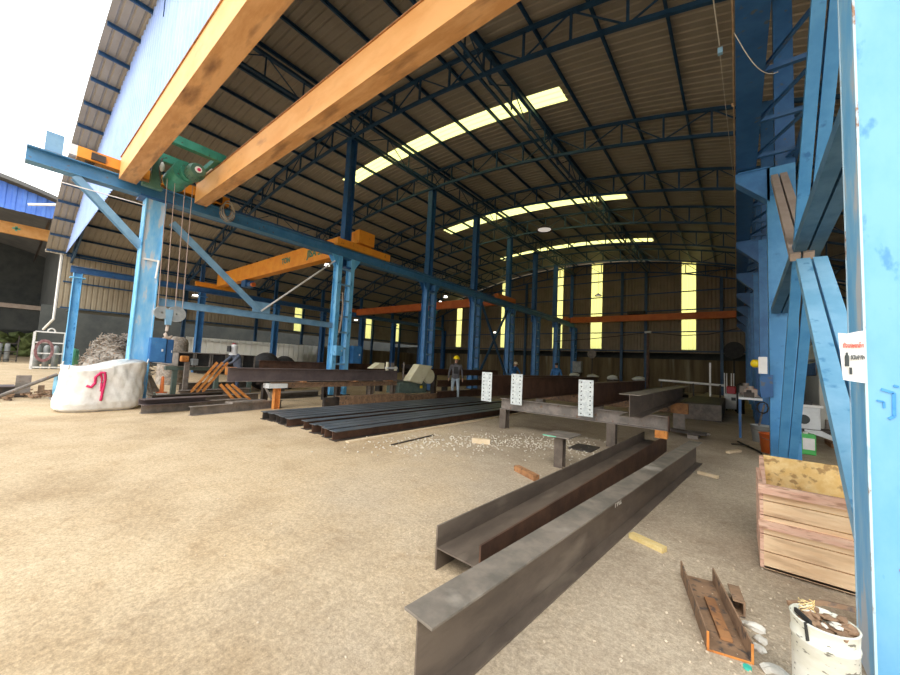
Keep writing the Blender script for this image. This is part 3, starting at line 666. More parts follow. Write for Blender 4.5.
t = single_crane(XLL, XL - .02, 21.0, 5.6, 6.15, 'orange_dark', 'dull orange crane girder deep in the left bay behind the middle columns', 1.2)
q = MB(); q.box(-19.6, -18.9, 20.8, 21.3, 5.15, 5.5); q.cyl((-18.9, 21, 5.35), (-18.4, 21, 5.35), .15, n=12); q.build('hoist', 'green', t)
t = single_crane(XL + .02, .16, 32.8, 5.72, 6.2, 'orange_dark', 'dark orange crane girder crossing in front of the end wall skylights', 1.2)
q = MB(); q.box(-7.2, -5.9, 32.6, 33.0, 6.25, 6.5); q.build('trolley', 'black', t)

# ------------------------------------------------------------------ lamps
def lamp(p, r, label, lit, drop=.0):
    t = thing('high_bay_lamp', p, label, 'lamp', 'hanging hall lamps'); x, y, z = p
    top = zt(x) - 1.0 if drop == 0 else z + drop
    MB().lathe(p, [(.05, r * .75), (r * .35, r * .6), (r * .85, r * .25), (r, 0), (r * .96, 0), (r * .3, r * .5)], 20).build('shade', 'white' if lit else 'steel_mauve', t, smooth=True)
    MB().lathe((x, y, z + .04), [(.01, 0), (r * .8, 0), (r * .6, .1), (.01, .12)], 16).build('bulb_lens', 'lamp' if lit else 'lampdim', t)
    MB().cyl((x, y, z + r * .7), (x, y, max(top, z + r)), .012, n=5).build('stem', 'steel_dk', t)
lamp((-8.2, 18.0, 8.95), .44, 'big unlit dome lamp hanging under the roof in the middle of the hall', False)
lamp((-27.6, 7.6, 4.95), .22, 'lit lamp on the left wall side behind the ropes of the hook block', True, .4)
lamp((-22.0, 13.5, 7.7), .24, 'lit lamp below the orange crane, left of the second middle column', True)
lamp((-27.6, 20.3, 4.9), .24, 'lit round lamp seen just right of the second middle column', True, .4)
lamp((-22.0, 26.4, 7.75), .26, 'lit lamp above the dull orange girder', True)
lamp((-22.3, 26.0, 7.2), .2, 'small lit lamp just lower left of the one above the dull orange girder', True)
lamp((-20.5, 33.2, 4.9), .16, 'tiny lit lamp seen through the crossed bracing', True, .4)
lamp((-9.4, 32.0, 7.9), .3, 'faint flat lamp in front of the dark end wall', False)

# ------------------------------------------------------------------ foreground steel
# upright I-beam
d = V((.545, 6.13, 0)).normalized()
P0 = V((-1.085, 1.22, 0)); P1 = V((-.545, 7.33, 0))
t = thing('steel_i_beam', P0, 'long upright grey-brown I-beam nearest the camera, with a chalk mark on its web', 'steel beam')
def plate(p0, p1, x0, x1, z0, z1, name, m):
    u = V((1, 0, 0)) if False else (V(p1) - V(p0)).normalized().cross(V((0, 0, 1)))
    q = MB(); q.add([V(p0) + u * x0 + V((0, 0, z0)), V(p0) + u * x1 + V((0, 0, z0)), V(p1) + u * x1 + V((0, 0, z0)), V(p1) + u * x0 + V((0, 0, z0)),
                     V(p0) + u * x0 + V((0, 0, z1)), V(p0) + u * x1 + V((0, 0, z1)), V(p1) + u * x1 + V((0, 0, z1)), V(p1) + u * x0 + V((0, 0, z1))],
                    [(3, 2, 1, 0), (4, 5, 6, 7), (0, 1, 5, 4), (1, 2, 6, 5), (2, 3, 7, 6), (3, 0, 4, 7)])
    return q.build(name, m, t, bevel=.0015)
hb = .35
plate(P0, P1, -.09, .09, hb - .013, hb, 'top_flange', 'steel_top')
plate(P0, P1, -.09, .09, 0, .013, 'bottom_flange', 'steel')
plate(P0, P1, -.0045, .0045, .013, hb - .013, 'web', 'steel')
u = d.cross(V((0, 0, 1)))
text('PM2', .095, frame(P0 + d * 2.45 + u * .006 + V((0, 0, .25)), d, (0, 0, 1)), 'white', t, 'chalk_mark', .0004)
# H-beam lying on its side
Q0 = V((-1.475, 2.02, 0)); Q1 = V((-1.235, 7.95, 0))
t = thing('steel_h_beam', Q0, 'wide steel H-beam lying on its side left of the upright I-beam, open like a trough', 'steel beam')
plate(Q0, Q1, -.195, -.180, 0, .3, 'flange', 'steel')
plate(Q0, Q1, .180, .195, 0, .3, 'flange', 'steel_rust')
plate(Q0, Q1, -.18, .18, .145, .155, 'web', 'steel')
# timber bearers poking out
def timber(p0, p1, w, h, m, label, grp=None):
    o = MB().bar(V(p0) + V((0, 0, h / 2)), V(p1) + V((0, 0, h / 2)), w, h).build('timber_offcut', m); tag(o, label, 'timber', grp); return o
timber((-.74, 3.60, 0), (-.47, 3.50, 0), .07, .04, 'wood_y', 'short yellow timber offcut on the floor right of the near I-beam')
timber((-.46, 6.58, 0), (-.22, 6.50, 0), .06, .04, 'wood_lt', 'small pale wood piece near the far end of the upright I-beam')
timber((-.15, 8.75, 0), (.03, 9.15, 0), .07, .04, 'wood_lt', 'pale stick on the floor left of the grey bucket')
timber((-2.42, 4.64, 0), (-2.02, 4.42, 0), .09, .07, 'rust', 'rusty brown scrap bar left of the post stand')
timber((-3.85, 5.6, 0), (-3.55, 5.75, 0), .09, .09, 'wood_lt', 'pale wooden block under the brown edge of the flat beam pack')
o = MB().box(-1.16, -.97, 7.42, 7.58, .30, .438).build('rusty_packing_block', 'rust_or'); tag(o, 'orange rusty block at the far end of the wide H-beam, under the trestle end', 'block')

# small post stand with plate
t = thing('post_stand', (-2.06, 5.29, 0), 'short steel post stand with a flat green-edged top plate', 'stand')
MB().I((-2.06, 5.29, 0), (-2.06, 5.29, .455), .13, .13, .01, .008, up=(0, 1, 0)).build('post', 'steel', t)
MB().box(-2.25, -1.86, 5.1, 5.62, .455, .470).build('top_plate', 'steel_grey', t)
MB().box(-2.25, -2.05, 5.095, 5.10, .455, .470).build('painted_edge', 'gasgreen', t)
o = MB().box(-2.42, -2.02, 6.6, 7.15, 0, .02).build('floor_plate', 'steel_dk'); tag(o, 'dark flat steel plate lying on the gravel behind the post stand', 'plate')

# white crushed stone patch
rg = random.Random(3); q = MB()
for i in range(750):
    tt = rg.random(); cx_ = -4.75 + 2.6 * tt; cy_ = 4.3 + 2.5 * tt + .55 * math.sin(tt * 3)
    q.blob((cx_ + rg.gauss(0, .38), cy_ + rg.gauss(0, .42), .008), (rg.uniform(.008, .024), rg.uniform(.008, .02), rg.uniform(.006, .015)), 1 if i % 3 else 1, .25, rg)
o = q.build('crushed_stone', 'stone'); tag(o, 'scattered patch of white crushed stone on the floor beside the flat beam pack', 'gravel', kind='stuff')
q = MB()
for i in range(420):
    q.blob((rg.uniform(-9, .9), rg.uniform(.9, 8), .003), (rg.uniform(.003, .010), rg.uniform(.003, .009), .005), 1, .3, rg)
for i in range(220): q.blob((rg.gauss(.1, .25), rg.gauss(2.6, .55), .003), (rg.uniform(.003, .012), rg.uniform(.003, .009), .006), 1, .3, rg)
o = q.build('loose_grit', 'gritstone'); tag(o, 'loose pale grit and chips scattered over the yard', 'gravel', kind='stuff')

# channel offcut and bits at lower right
t = thing('channel_offcut', (-.13, 2.85, 0), 'short rusty U-shaped steel channel offcut lying open side up at lower right', 'steel channel')
a, b = V((-.04, 2.49, 0)), V((-.235, 3.24, 0))
q = MB(); q.add([], []); 
plate(a, b, -.10, .10, .0, .008, 'web', 'rust_brown'); plate(a, b, -.10, -.091, .008, .10, 'flange', 'rust_brown'); plate(a, b, .091, .10, .008, .10, 'flange', 'rust_brown')
dd = (b - a).normalized(); plate(a - dd * .004, a, -.10, .10, 0, .011, 'rusted_end', 'rust_or'); plate(a - dd * .004, a, -.10, -.088, .008, .10, 'rusted_end', 'rust_or'); plate(a - dd * .004, a, .088, .10, .008, .10, 'rusted_end', 'rust_or')
o = MB().bar((-.055, 2.60, .02), (-.15, 2.98, .02), .055, .016).build('flat_bar', 'rust'); tag(o, 'rusty flat bar lying inside the channel offcut', 'bar')
q = MB(); q.C((.03, 2.93, .05), (.0, 3.12, .05), .09, .06, .01, side=-1); o = q.build('scrap_clip', 'rust_brown'); tag(o, 'small bent rusty clip beside the channel offcut', 'scrap')
for i, (x, y, r, lab) in enumerate(((.07, 2.86, (.035, .055, .02), 'white broken concrete piece right beside the rusty clip'), (.09, 2.75, (.03, .03, .018), 'middle one of the small concrete lumps right of the channel offcut'), (.08, 2.66, (.028, .03, .016), 'lower concrete lump right of the channel offcut'), (.14, 2.51, (.055, .04, .022), 'largest flat white concrete lump, just left of the scrap drum'), (.17, 2.44, (.03, .02, .015), 'small concrete chip touching the base side of the scrap drum'))):
    o = MB().blob((x, y, r[2] * .6), r, 2, .22).build('concrete_lump', 'concrete'); tag(o, lab, 'rubble', 'broken concrete lumps')
o = MB().cyl((.03, 2.46, 0), (.03, 2.46, .012), .018, n=14).build('bottle_cap', 'teal'); tag(o, 'small teal plastic cap in front of the channel offcut', 'cap')

# scrap drum lower right
bx_, by_ = .287, 2.33
t = thing('scrap_drum', (bx_, by_, 0), 'dirty white round drum filled with rusty scrap at the bottom right', 'drum')
q = MB(); q.lathe((bx_, by_, 0), [(.001, 0), (.098, 0), (.102, .01), (.104, .12), (.105, .33), (.109, .335), (.109, .345), (.105, .35), (.108, .41), (.111, .415), (.104, .418), (.100, .37), (.001, .35)], 36); q.build('body', 'pail', t, smooth=True)
q = MB()
for i in range(60):
    a_, r_ = rg.random() * 6.28, .09 * math.sqrt(rg.random()); q.blob((bx_ + r_ * math.cos(a_), by_ + r_ * math.sin(a_), .395 + rg.uniform(0, .02)), (rg.uniform(.012, .04), rg.uniform(.01, .025), rg.uniform(.006, .016)), 1, .3, rg)
o = q.build('scrap_filling', ['rust_brown']); tag(o, 'brown rusty flakes heaped in the dirty white drum', 'scrap', kind='stuff')
q = MB()
for i in range(5):
    a_, r_ = rg.random() * 6.28, .07 * rg.random(); q.blob((bx_ + r_ * math.cos(a_), by_ + r_ * math.sin(a_), .42), (.022, .012, .006), 1, .3, rg)
o = q.build('paper_scraps', 'concrete'); tag(o, 'white flakes on top of the rusty scrap in the drum', 'scrap', kind='stuff')
q = MB()
for i in range(6):
    c = V((bx_ - .05, by_ + .03, .42)); pts = [c + V((.028 * math.cos(i + k * .7), .02 * math.sin(i * 1.3 + k * .7), .009 * k)) for k in range(6)]; q.tube(pts, .0016, 4)
o = q.build('straw_wire', 'wood_y'); tag(o, 'curl of thin yellow wire on the drum top', 'wire')
q = MB(); q.bar((bx_ - .09, by_ + .0, .42), (bx_ - .05, by_ - .085, .422), .010, .018); q.bar((bx_ - .065, by_ - .088, .42), (bx_ - .06, by_ - .092, .35), .018, .005); o = q.build('black_strap', 'black'); tag(o, 'black strip of rubber hanging over the rim of the scrap drum', 'strap')
q = MB(); q.bar((bx_ - .11, by_ + .06, .41), (bx_ + .02, by_ + .14, .43), .012, .02); q.bar((bx_ + .02, by_ + .14, .43), (bx_ + .12, by_ + .17, .43), .012, .02); o = q.build('steel_strip', 'rust_brown'); tag(o, 'bent brown steel strip sticking out behind the drum rim', 'strip')

# wooden crate
t = thing('wooden_crate', (.6, 4.05, 0), 'open plank crate with a yellow plywood back, behind the scrap drum', 'crate')
cx0, cx1, cy0, cy1 = .15, 1.15, 3.74, 4.4
zz = [0.02, .145, .27, .41, .52, .64]
for i in range(5): MB().box(cx0, cx1, cy0, cy0 + .022, zz[i] + .004, zz[i + 1] - .004).build('front_plank', 'wood', t)
MB().box(cx0 - .03, cx1, cy0 - .03, cy0, .575, .645).build('front_batten', 'wood_red', t); MB().box(cx0 - .03, cx1, cy0 - .03, cy0, .32, .375).build('front_batten', 'wood_red', t)
for i in range(5): MB().box(cx0 - .022, cx0, cy0, cy1, zz[i] + .004, zz[i + 1] - .004).build('side_plank', 'wood_red', t)
MB().box(cx1, cx1 + .022, cy0, cy1, .02, .64).build('side_plank', 'wood', t)
MB().box(cx0 + .03, cx1, cy1, cy1 + .02, .02, .755).build('plywood_back', 'osb', t)
q = MB(); q.box(cx0, cx1, cy0, cy1, .02, .04); q.build('bottom', 'wood', t)
q = MB(); q.add([(cx0, cy1 - .01, .75), (cx0 + .03, cy1 - .01, .75), (cx0 + .03, cy1 - .01, .02), (cx0, cy1 - .01, .02), (cx0, cy0, .62), (cx0 + .02, cy0, .62)], [(0, 1, 2, 3), (0, 4, 5, 1)]); q.build('side_flap', 'wood_red', t)

# pails & cans by the broad column
def pail(c, r0, r1, h, m, name, label, cat='bucket', extra=None):
    t = thing(name, c, label, cat)
    MB().lathe(c, [(.001, 0), (r0, 0), (r1, h * .96), (r1 + .01, h * .96), (r1 + .01, h), (r1 - .012, h), (r0 - .012, .02), (.001, .02)], 24).build('body', m, t, smooth=True)
    MB().tube([(c[0] - r1, c[1], c[2] + h * .9), (c[0] - r1 * .7, c[1] - r1 * .8, c[2] + h * .75), (c[0], c[1] - r1 * 1.12, c[2] + h * .7), (c[0] + r1 * .7, c[1] - r1 * .8, c[2] + h * .75), (c[0] + r1, c[1], c[2] + h * .9)], .005).build('handle', 'steel_grey', t)
    return t
pail((.47, 9.55, 0), .11, .14, .38, 'redor', 'orange_bucket', 'orange red bucket on the floor just left of the broad blue column')
pail((.42, 11.0, 0), .15, .19, .38, 'pailgrey', 'grey_bucket', 'grey tub standing behind the orange bucket')
t = thing('paint_tin', (1.07, 10.1, 0), 'bright green square tin with a white label right of the broad column', 'tin')
MB().box(.95, 1.19, 10.0, 10.2, 0, .40).build('body', 'cangreen', t, bevel=.02); MB().box(1.0, 1.17, 9.99, 10.0, .10, .32).build('paper_label', 'white', t); MB().cyl((1.05, 10.1, .4), (1.05, 10.1, .43), .04, n=14).build('cap', 'white', t)
t = thing('white_container', (1.15, 10.9, .45), 'white plastic box with a dark picture above the green tin', 'container')
MB().box(.92, 1.36, 10.8, 11.15, .42, .88).build('body', 'whitebox', t, bevel=.02); MB().box(.9, 1.40, 10.77, 11.18, .88, .93).build('lid', 'white', t); MB().cyl((1.1, 10.795, .62), (1.1, 10.79, .62), .1, n=16).build('printed_picture', 'inkdark', t)
MB().box(1.1, 1.25, 10.85, 11.0, .93, 1.0).build('clip', 'black', t)
MB().add([], []) if False else None
t = thing('low_bench', (1.15, 11.0, 0), 'low dark timber bench under the white plastic box', 'bench')
MB().box(.85, 1.75, 10.75, 11.25, .38, .42).build('top', 'steel_dk', t)
for x_, y_ in ((.88, 10.78), (1.7, 10.78), (.88, 11.2), (1.7, 11.2)): MB().box(x_, x_ + .04, y_, y_ + .04, 0, .38).build('leg', 'steel_dk', t)
q = MB(); q.add([(1.1, 10.7, .42), (1.36, 10.7, .42), (1.62, 10.6, .28), (1.55, 10.62, .24), (1.1, 10.7, .38)], [(0, 1, 2, 3, 4)]); o = q.build('white_cloth', 'whitebox'); o.modifiers.new('s', 'SOLIDIFY').thickness = .01; tag(o, 'white cloth drooping from the low bench edge', 'cloth')
o = MB().box(1.6, 2.0, 11.5, 12.3, 0, .1).build('rusty_floor_plate', 'rust'); tag(o, 'rust brown flat piece on the floor in front of the beige van', 'plate')
q = MB(); q.tube([(.0, 10.4, .02), (.1, 10.0, .03), (.2, 9.8, .02), (.3, 9.4, .03), (.35, 9.2, .02)], .018); q.tube([(-.1, 9.9, .02), (.05, 9.6, .08), (.18, 9.9, .03)], .014); o = q.build('black_hose', 'black'); tag(o, 'short black hose curled on the floor by the orange bucket', 'hose')
# beige van beyond the columns
t = thing('parked_van', (2.9, 14, 0), 'beige van with dark window band and white roof, parked beyond the right columns', 'van')
q = MB(); pr = [(-1.05, .25), (1.05, .25), (1.05, 1.55), (.97, 2.0), (-.97, 2.0), (-1.05, 1.55)]; q.prof(pr, (2.65, 12.9, 0), (2.65, 17.2, 0)); q.build('body', 'vanwall', t, bevel=.04)
MB().box(1.66, 3.64, 12.9, 17.1, 2.0, 2.5).build('roof', 'white', t, bevel=.08)
MB().box(1.8, 3.5, 12.88, 12.9, 1.58, 1.93).build('rear_window', 'glassdk', t); MB().box(1.59, 1.61, 13.2, 16.8, 1.58, 1.93).build('side_window', 'glassdk', t)
for x_, y_ in ((1.75, 13.7), (1.75, 16.4), (3.55, 13.7), (3.55, 16.4)): MB().cyl((x_ - .11, y_, .33), (x_ + .11, y_, .33), .33, n=20).build('wheel', 'black', t)
MB().box(1.7, 3.6, 12.8, 12.9, .3, .5).build('bumper', 'steel_grey', t)

# ------------------------------------------------------------------ beam rack with galvanised splice plates
t = thing('support_trestle', (-2.6, 7.5, 0), 'low steel trestle of one long grey beam on a short leg carrying the plated beams', 'trestle')
MB().I((-4.36, 7.5, .565), (-.96, 7.5, .565), .25, .18, .013, .01).build('cross_beam', 'steel_grey', t)
MB().I((-4.27, 7.5, 0), (-4.27, 7.5, .44), .18, .16, .012, .01, up=(0, 1, 0)).build('leg', 'steel', t)
MB().I((-1.9, 7.5, 0), (-1.9, 7.5, .44), .16, .16, .012, .01, up=(0, 1, 0)).build('leg', 'steel', t)
MB().box(-.96, -.945, 7.41, 7.59, .43, .70).build('end_plate', 'steel_rust', t)
t = thing('support_trestle', (-3, 11.1, 0), 'farther low steel trestle under the far ends of the plated beams', 'trestle')
MB().I((-5.2, 11.1, .565), (-1.0, 11.1, .565), .25, .18, .013, .01).build('cross_beam', 'rust_brown', t)
for x in (-5.0, -3.2, -1.18): MB().I((x, 11.1, 0), (x, 11.1, .44), .24, .24, .012, .01, up=(0, 1, 0)).build('leg', 'steel_grey', t)
MB().box(-1.36, -.98, 11.0, 11.2, .44, .70).build('rusted_end', 'rust', t)

def plated(x, y0, y1, h, z0, pw, m, label, e0=.11, e1=.07):
    t = thing('plated_steel_beam', (x, y0, z0), label, 'steel beam', 'beams with galvanised end plates')
    zc = z0 + h / 2
    MB().I((x, y0, zc), (x, y1, zc), h, .2, .014, .01).build('beam', m, t)
    ep = MB().box(x - pw / 2, x + pw / 2, y0 - .02, y0 - .001, z0 - e0, z0 + h + e1).build('end_plate', 'galv', t)
    H_ = h + e0 + e1
    for sx in (-1, 1):
        for k in range(8):
            z = z0 - e0 + .05 + k * (H_ - .1) / 7; MB().cyl((x + sx * pw * .3, y0 - .0225, z), (x + sx * pw * .3, y0 - .02, z), .013, n=8).build('bolt_hole', 'hole', ep)
    return t
plated(-4.70, 7.36, 13.2, .51, .695, .28, 'steel_rust', 'dark beam ending in a white galvanised bolt plate, leftmost of the three plated beams')
plated(-3.90, 7.36, 13.4, .51, .695, .28, 'steel_rust', 'dark beam ending in a white galvanised bolt plate, middle of the three plated beams')
plated(-2.36, 7.36, 13.0, .49, .695, .29, 'steel_rust', 'dark beam ending in a white galvanised bolt plate, rightmost and nearest of the three', .17, .06)
t = thing('steel_i_beam', (-1.4, 6.6, .695), 'brown I-beam without end plate at the right end of the trestle', 'steel beam')
MB().box(-1.56, -1.24, 6.58, 14.0, 1.063, 1.075).build('top_flange', 'steel_top', t)
MB().box(-1.56, -1.24, 6.58, 14.0, .695, .707).build('bottom_flange', 'steel', t)
MB().box(-1.405, -1.395, 6.58, 14.0, .707, 1.063).build('web', 'steel', t)

# ------------------------------------------------------------------ pack of flat T sections on the floor
offs = [-8.25, -7.98, -7.72, -7.46, -7.16, -6.72, -6.30, -6.06, -5.82, -5.52]
for i, x in enumerate(offs):
    t = thing('flat_lying_beam', (x, 3.75, 0), 'long blue-grey rolled beam lying in the flat pack on the floor' + (', leftmost of ten' if i == 0 else ', rightmost of ten' if i == 9 else ''), 'steel beam', 'flat pack of long rolled beams')
    y0 = 3.75 + [0, .03, .06, .02, .0, .12, .05, .1, .02, -.02][i]
    z = .16
    MB().box(x - .105, x + .105, y0, 11.6, z, z + .012).build('top_flange', 'steel_blue', t)
    MB().box(x - .005, x + .005, y0, 11.6, .012, z).build('web', 'steel_rust' if i > 3 else 'steel_dk', t)
    MB().box(x - .105, x + .105, y0, 11.6, 0, .012).build('bottom_flange', 'steel_dk', t)
o = MB().box(-5.30, -5.20, 3.85, 10.5, .0, .025).build('rusty_flat_strip', 'wood_lt'); tag(o, 'long thin light brown strip on the floor, right of the flat beam pack', 'strip')
o = MB().bar((-4.62, 4.3, .01), (-4.72, 5.5, .01), .03, .02).build('thin_rod', 'steel_dk'); tag(o, 'thin dark rod on the floor beside the flat beam pack', 'rod')

# ------------------------------------------------------------------ work table with long mauve beam
t = thing('work_table', (-10.4, 7, 0), 'long steel work table with rusty rail and short legs carrying the mauve beam', 'table')
MB().I((-9.68, 4.55, .63), (-9.68, 9.08, .63), .14, .12, .01, .008).build('front_rail', 'rust_brown', t); MB().I((-11.0, 4.75, .63), (-11.0, 9.08, .63), .14, .12, .01, .008).build('rear_rail', 'steel_dk', t)
for y, m in ((4.72, 'rust_or'), (6.6, 'steel_dk'), (7.9, 'steel'), (8.9, 'steel')):
    MB().I((-9.68, y, 0), (-9.68, y, .56), .15, .15, .01, .008, up=(0, 1, 0)).build('leg', m, t)
for y in (5.0, 7.0, 8.9): MB().I((-11.0, y, 0), (-11.0, y, .56), .15, .15, .01, .008, up=(0, 1, 0)).build('leg', 'steel_dk', t)
MB().box(-9.9, -9.56, 4.45, 4.95, .56, .68).build('head_plate', 'whitebox', t)
for y in (5.4, 7.2, 8.7): MB().box(-11.1, -9.6, y, y + .12, .70, .735).build('cross_flat', 'rust', t)
q = MB(); q.bar((-9.8, 4.75, .08), (-10.9, 4.95, .5), .04); q.build('diagonal_strut', 'steel_grey', t)
t = thing('mauve_beam', (-9.86, 3.6, .73), 'long mauve-grey steel beam lying along the work table', 'steel beam')
MB().I((-9.86, 3.55, .90), (-9.86, 9.25, .90), .35, .22, .014, .012).build('beam', 'steel_mauve', t)
MB().box(-9.752, -9.745, 3.7, 9.2, .735, .75).build('bottom_edge_strip', 'steel_grey', t)
t = thing('red_brown_beam', (-13, 6, .85), 'dark red-brown beam behind the work table, left of the blue column', 'steel beam')
MB().I((-12.9, 5.6, 1.03), (-12.9, 11.5, 1.03), .40, .25, .014, .012).build('beam', 'steel_rust', t)
for y in (6.3, 8.9, 10.9): MB().box(-13.05, -12.75, y, y + .2, 0, .83).build('trestle_leg', 'steel_dk', t)
t = thing('dark_tarp_bundle', (-14.2, 6.6, 1.2), 'black tarpaulin hump behind the welder', 'tarpaulin')
q = MB(); q.blob((-15.2, 6.9, .72), (.7, .62, .80), 3, .04); q.blob((-15.3, 7.7, .62), (.6, .6, .78), 3, .04); q.v = [(a, b, max(c, 0)) for a, b, c in q.v]; q.build('cover', 'black', t, smooth=True)
t = thing('channel_offcut', (-10, 7.4, 0), 'wide rusty channel lying on the floor in front of the work table', 'steel channel')
q = MB(); q.C((-9.15, 6.35, .16), (-9.1, 9.0, .16), .30, .25, .012, side=-1); q.build('section', 'rust_brown', t); MB().box(-9.5, -9.4, 6.0, 6.6, 0, .26).build('packer', 'steel_dk', t)
t = thing('channel_offcut', (-9.3, 9.3, 0), 'rusty brown steel sill under the saw base', 'steel channel')
MB().box(-9.5, -9.3, 9.1, 11.2, 0, .22).build('section', 'rust_brown', t)

# band saw machine
t = thing('band_saw', (-9.9, 9.9, 0), 'cream enamelled band saw with tilted housing at the end of the work table', 'machine')
MB().box(-10.3, -9.62, 9.15, 10.65, .24, .66).build('base', 'cangrn2', t, bevel=.01); MB().box(-9.615, -9.61, 10.25, 10.4, .42, .52).build('warning_label', 'helmet', t)
q = MB(); q.add([(-9.4, 9.42, .72), (-9.4, 10.13, .60), (-9.4, 10.71, 1.30), (-9.4, 9.95, 1.35), (-9.75, 9.42, .72), (-9.75, 10.13, .60), (-9.75, 10.71, 1.30), (-9.75, 9.95, 1.35)], [(0, 1, 2, 3), (7, 6, 5, 4), (0, 4, 5, 1), (1, 5, 6, 2), (2, 6, 7, 3), (3, 7, 4, 0)]); q.build('saw_housing', 'cream', t, bevel=.03)
q = MB(); q.lathe((-9.66, 10.68, .88), [(.001, 0), (.26, 0), (.29, .03), (.29, .14), (.26, .17), (.001, .18)], 24, 'x'); q.build('wheel_cover', 'cream', t, smooth=False)
MB().box(-10.35, -10.0, 9.2, 9.75, .62, .72).build('vice_bed', 'steel_grey', t)
for y, z1 in ((8.95, 1.38), (9.36, 1.22)): MB().cyl((-10.1, y, .74), (-10.1, y, z1), .055, n=12).build('guide_post', 'cream', t)
MB().box(-10.18, -10.02, 8.9, 9.4, 1.12, 1.2).build('cross_head', 'whitebox', t)
MB().cyl((-9.9, 9.6, .7), (-9.9, 9.6, 1.4), .03, n=8).build('hydraulic_rod', 'steel_grey', t)
for y in (9.05, 9.18, 9.28): MB().cyl((-10.1, y, 1.2), (-10.1, y, 1.36), .03, n=8).build('valve', 'steel_grey', t)
q = MB(); q.add([(-10.15, 8.3, 1.12), (-10.15, 8.85, 1.12), (-10.15, 8.85, 1.34), (-10.15, 8.65, 1.34), (-10.45, 8.3, 1.12), (-10.45, 8.85, 1.12), (-10.45, 8.85, 1.34), (-10.45, 8.65, 1.34)], [(0, 1, 2, 3), (7, 6, 5, 4), (0, 4, 5, 1), (1, 5, 6, 2), (2, 6, 7, 3), (3, 7, 4, 0)]); q.build('rear_cover', 'cream', t)
# dark red stack between saw and rack
for i, (x, z, lab) in enumerate(((-8.6, .14, 'dark red-brown beam on the floor between the saw and the yellow-helmet worker, lowest'), (-9.3, .5, 'dark red-brown beam raised behind the yellow-helmet worker'), (-9.9, .93, 'topmost dark red-brown beam behind the yellow-helmet worker'))):
    t = thing('red_brown_beam', (x, 10.4, z), lab, 'steel beam', None)
    MB().I((x, 10.9 if i else 10.1, z + .12), (x, 16.5, z + .12), .26, .24, .014, .012).build('beam', 'steel_rust', t)
    if i: 
        for y in (11.3, 14.8): MB().box(x - .1, x + .1, y, y + .15, 0, z - .012).build('packing_stool', 'steel_dk', t)
q = MB(); rg2 = random.Random(9)
for i in range(26): 
    y = rg2.uniform(9.5, 12.2); x = rg2.uniform(-9.0, -8.75); q.bar((x, y, .02 + rg2.random() * .05), (x + rg2.uniform(-.3, .3), y + rg2.uniform(-.5, .5), .02 + rg2.random() * .05), .04, .03)
o = q.build('steel_offcuts', 'steel_rust'); tag(o, 'tangle of short dark steel offcuts on the floor by the yellow-helmet worker', 'scrap', kind='stuff')

# electrical boxes on columns
def ebox(c, s, label, m='blue_bright'):
    t = thing('switch_box', c, label, 'electrical box'); x, y, z = c; a, b, h = s
    MB().box(x - a / 2, x + a / 2, y - b / 2, y + b / 2, z - h / 2, z + h / 2).build('body', m, t, bevel=.008)
    dr = MB().box(x + a / 2, x + a / 2 + .012, y - b / 2 + .02, y + b / 2 - .02, z - h / 2 + .02, z + h / 2 - .02).build('door', m, t)
    MB().box(x + a / 2 + .012, x + a / 2 + .03, y + b * .2, y + b * .3, z - .03, z + .03).build('handle', 'whitebox', dr)
    return t
ebox((-11.92, 2.56, 1.42), (.2, .34, .64), 'large blue switch box on the side of the peeling leading column', 'blue'); ebox((-12.0, 2.82, 1.4), (.3, .14, .64), 'narrow dark blue box right beside the large blue switch box', 'blue_mid')
ebox((-11.93, 8.05, 1.72), (.2, .32, .38), 'small pale blue switch box on the face of the second middle column')
ebox((-12.0, 8.9, 1.6), (.25, .42, .70), 'tall blue switch box on the right side of the second middle column', 'blue')
q = MB(); q.tube([(-12.0, 8.12, 4.0), (-11.98, 8.15, 3.4), (-11.96, 8.12, 2.9), (-11.95, 8.05, 2.4)], .035); o = q.build('hanging_cable_bunch', 'brace_tan'); tag(o, 'bunched pale cable hanging down the front of the second middle column', 'cable')

# ------------------------------------------------------------------ people
def figure(name, label, joints, edges, base, rot, parts):
    """skinned body: joints name->(x,y,z,r), local facing -Y, z up from feet"""
    M = Matrix.Translation(V(base)) @ Matrix.Rotation(rot, 4, 'Z')
    names = list(joints); me = bpy.data.meshes.new(name)
    me.from_pydata([M @ V(joints[n][:3]) for n in names], [(names.index(a), names.index(b)) for a, b in edges], []); me.update()
    o = bpy.data.objects.new(name, me); COL.objects.link(o); bpy.context.view_layer.objects.active = o
    s = o.modifiers.new('s', 'SKIN'); s.use_smooth_shade = True
    me.skin_vertices[0].data[0].use_root = True
    for i, n in enumerate(names):
        r = joints[n][3]; me.skin_vertices[0].data[i].radius = (r, r) if not isinstance(r, tuple) else r
    sb = o.modifiers.new('u', 'SUBSURF'); sb.levels = 1; sb.render_levels = 1
    for k in parts['mats']: me.materials.append(MT[k])
    dg = bpy.context.evaluated_depsgraph_get(); ev = o.evaluated_get(dg); nm = bpy.data.meshes.new_from_object(ev)
    bpy.data.objects.remove(o)
    Mi = M.inverted(); nm.materials.clear()
    for k in parts['mats']: nm.materials.append(MT[k])
    for p in nm.polygons:
        p.material_index = parts['zone'](Mi @ p.center); p.use_smooth = True
    o = bpy.data.objects.new(name, nm); COL.objects.link(o)
    return o, M
def sub(mb, name, m, parent, M, smooth=True):
    mb.v = [tuple(M @ V(v)) for v in mb.v]; return mb.build(name, m, parent, smooth=smooth)
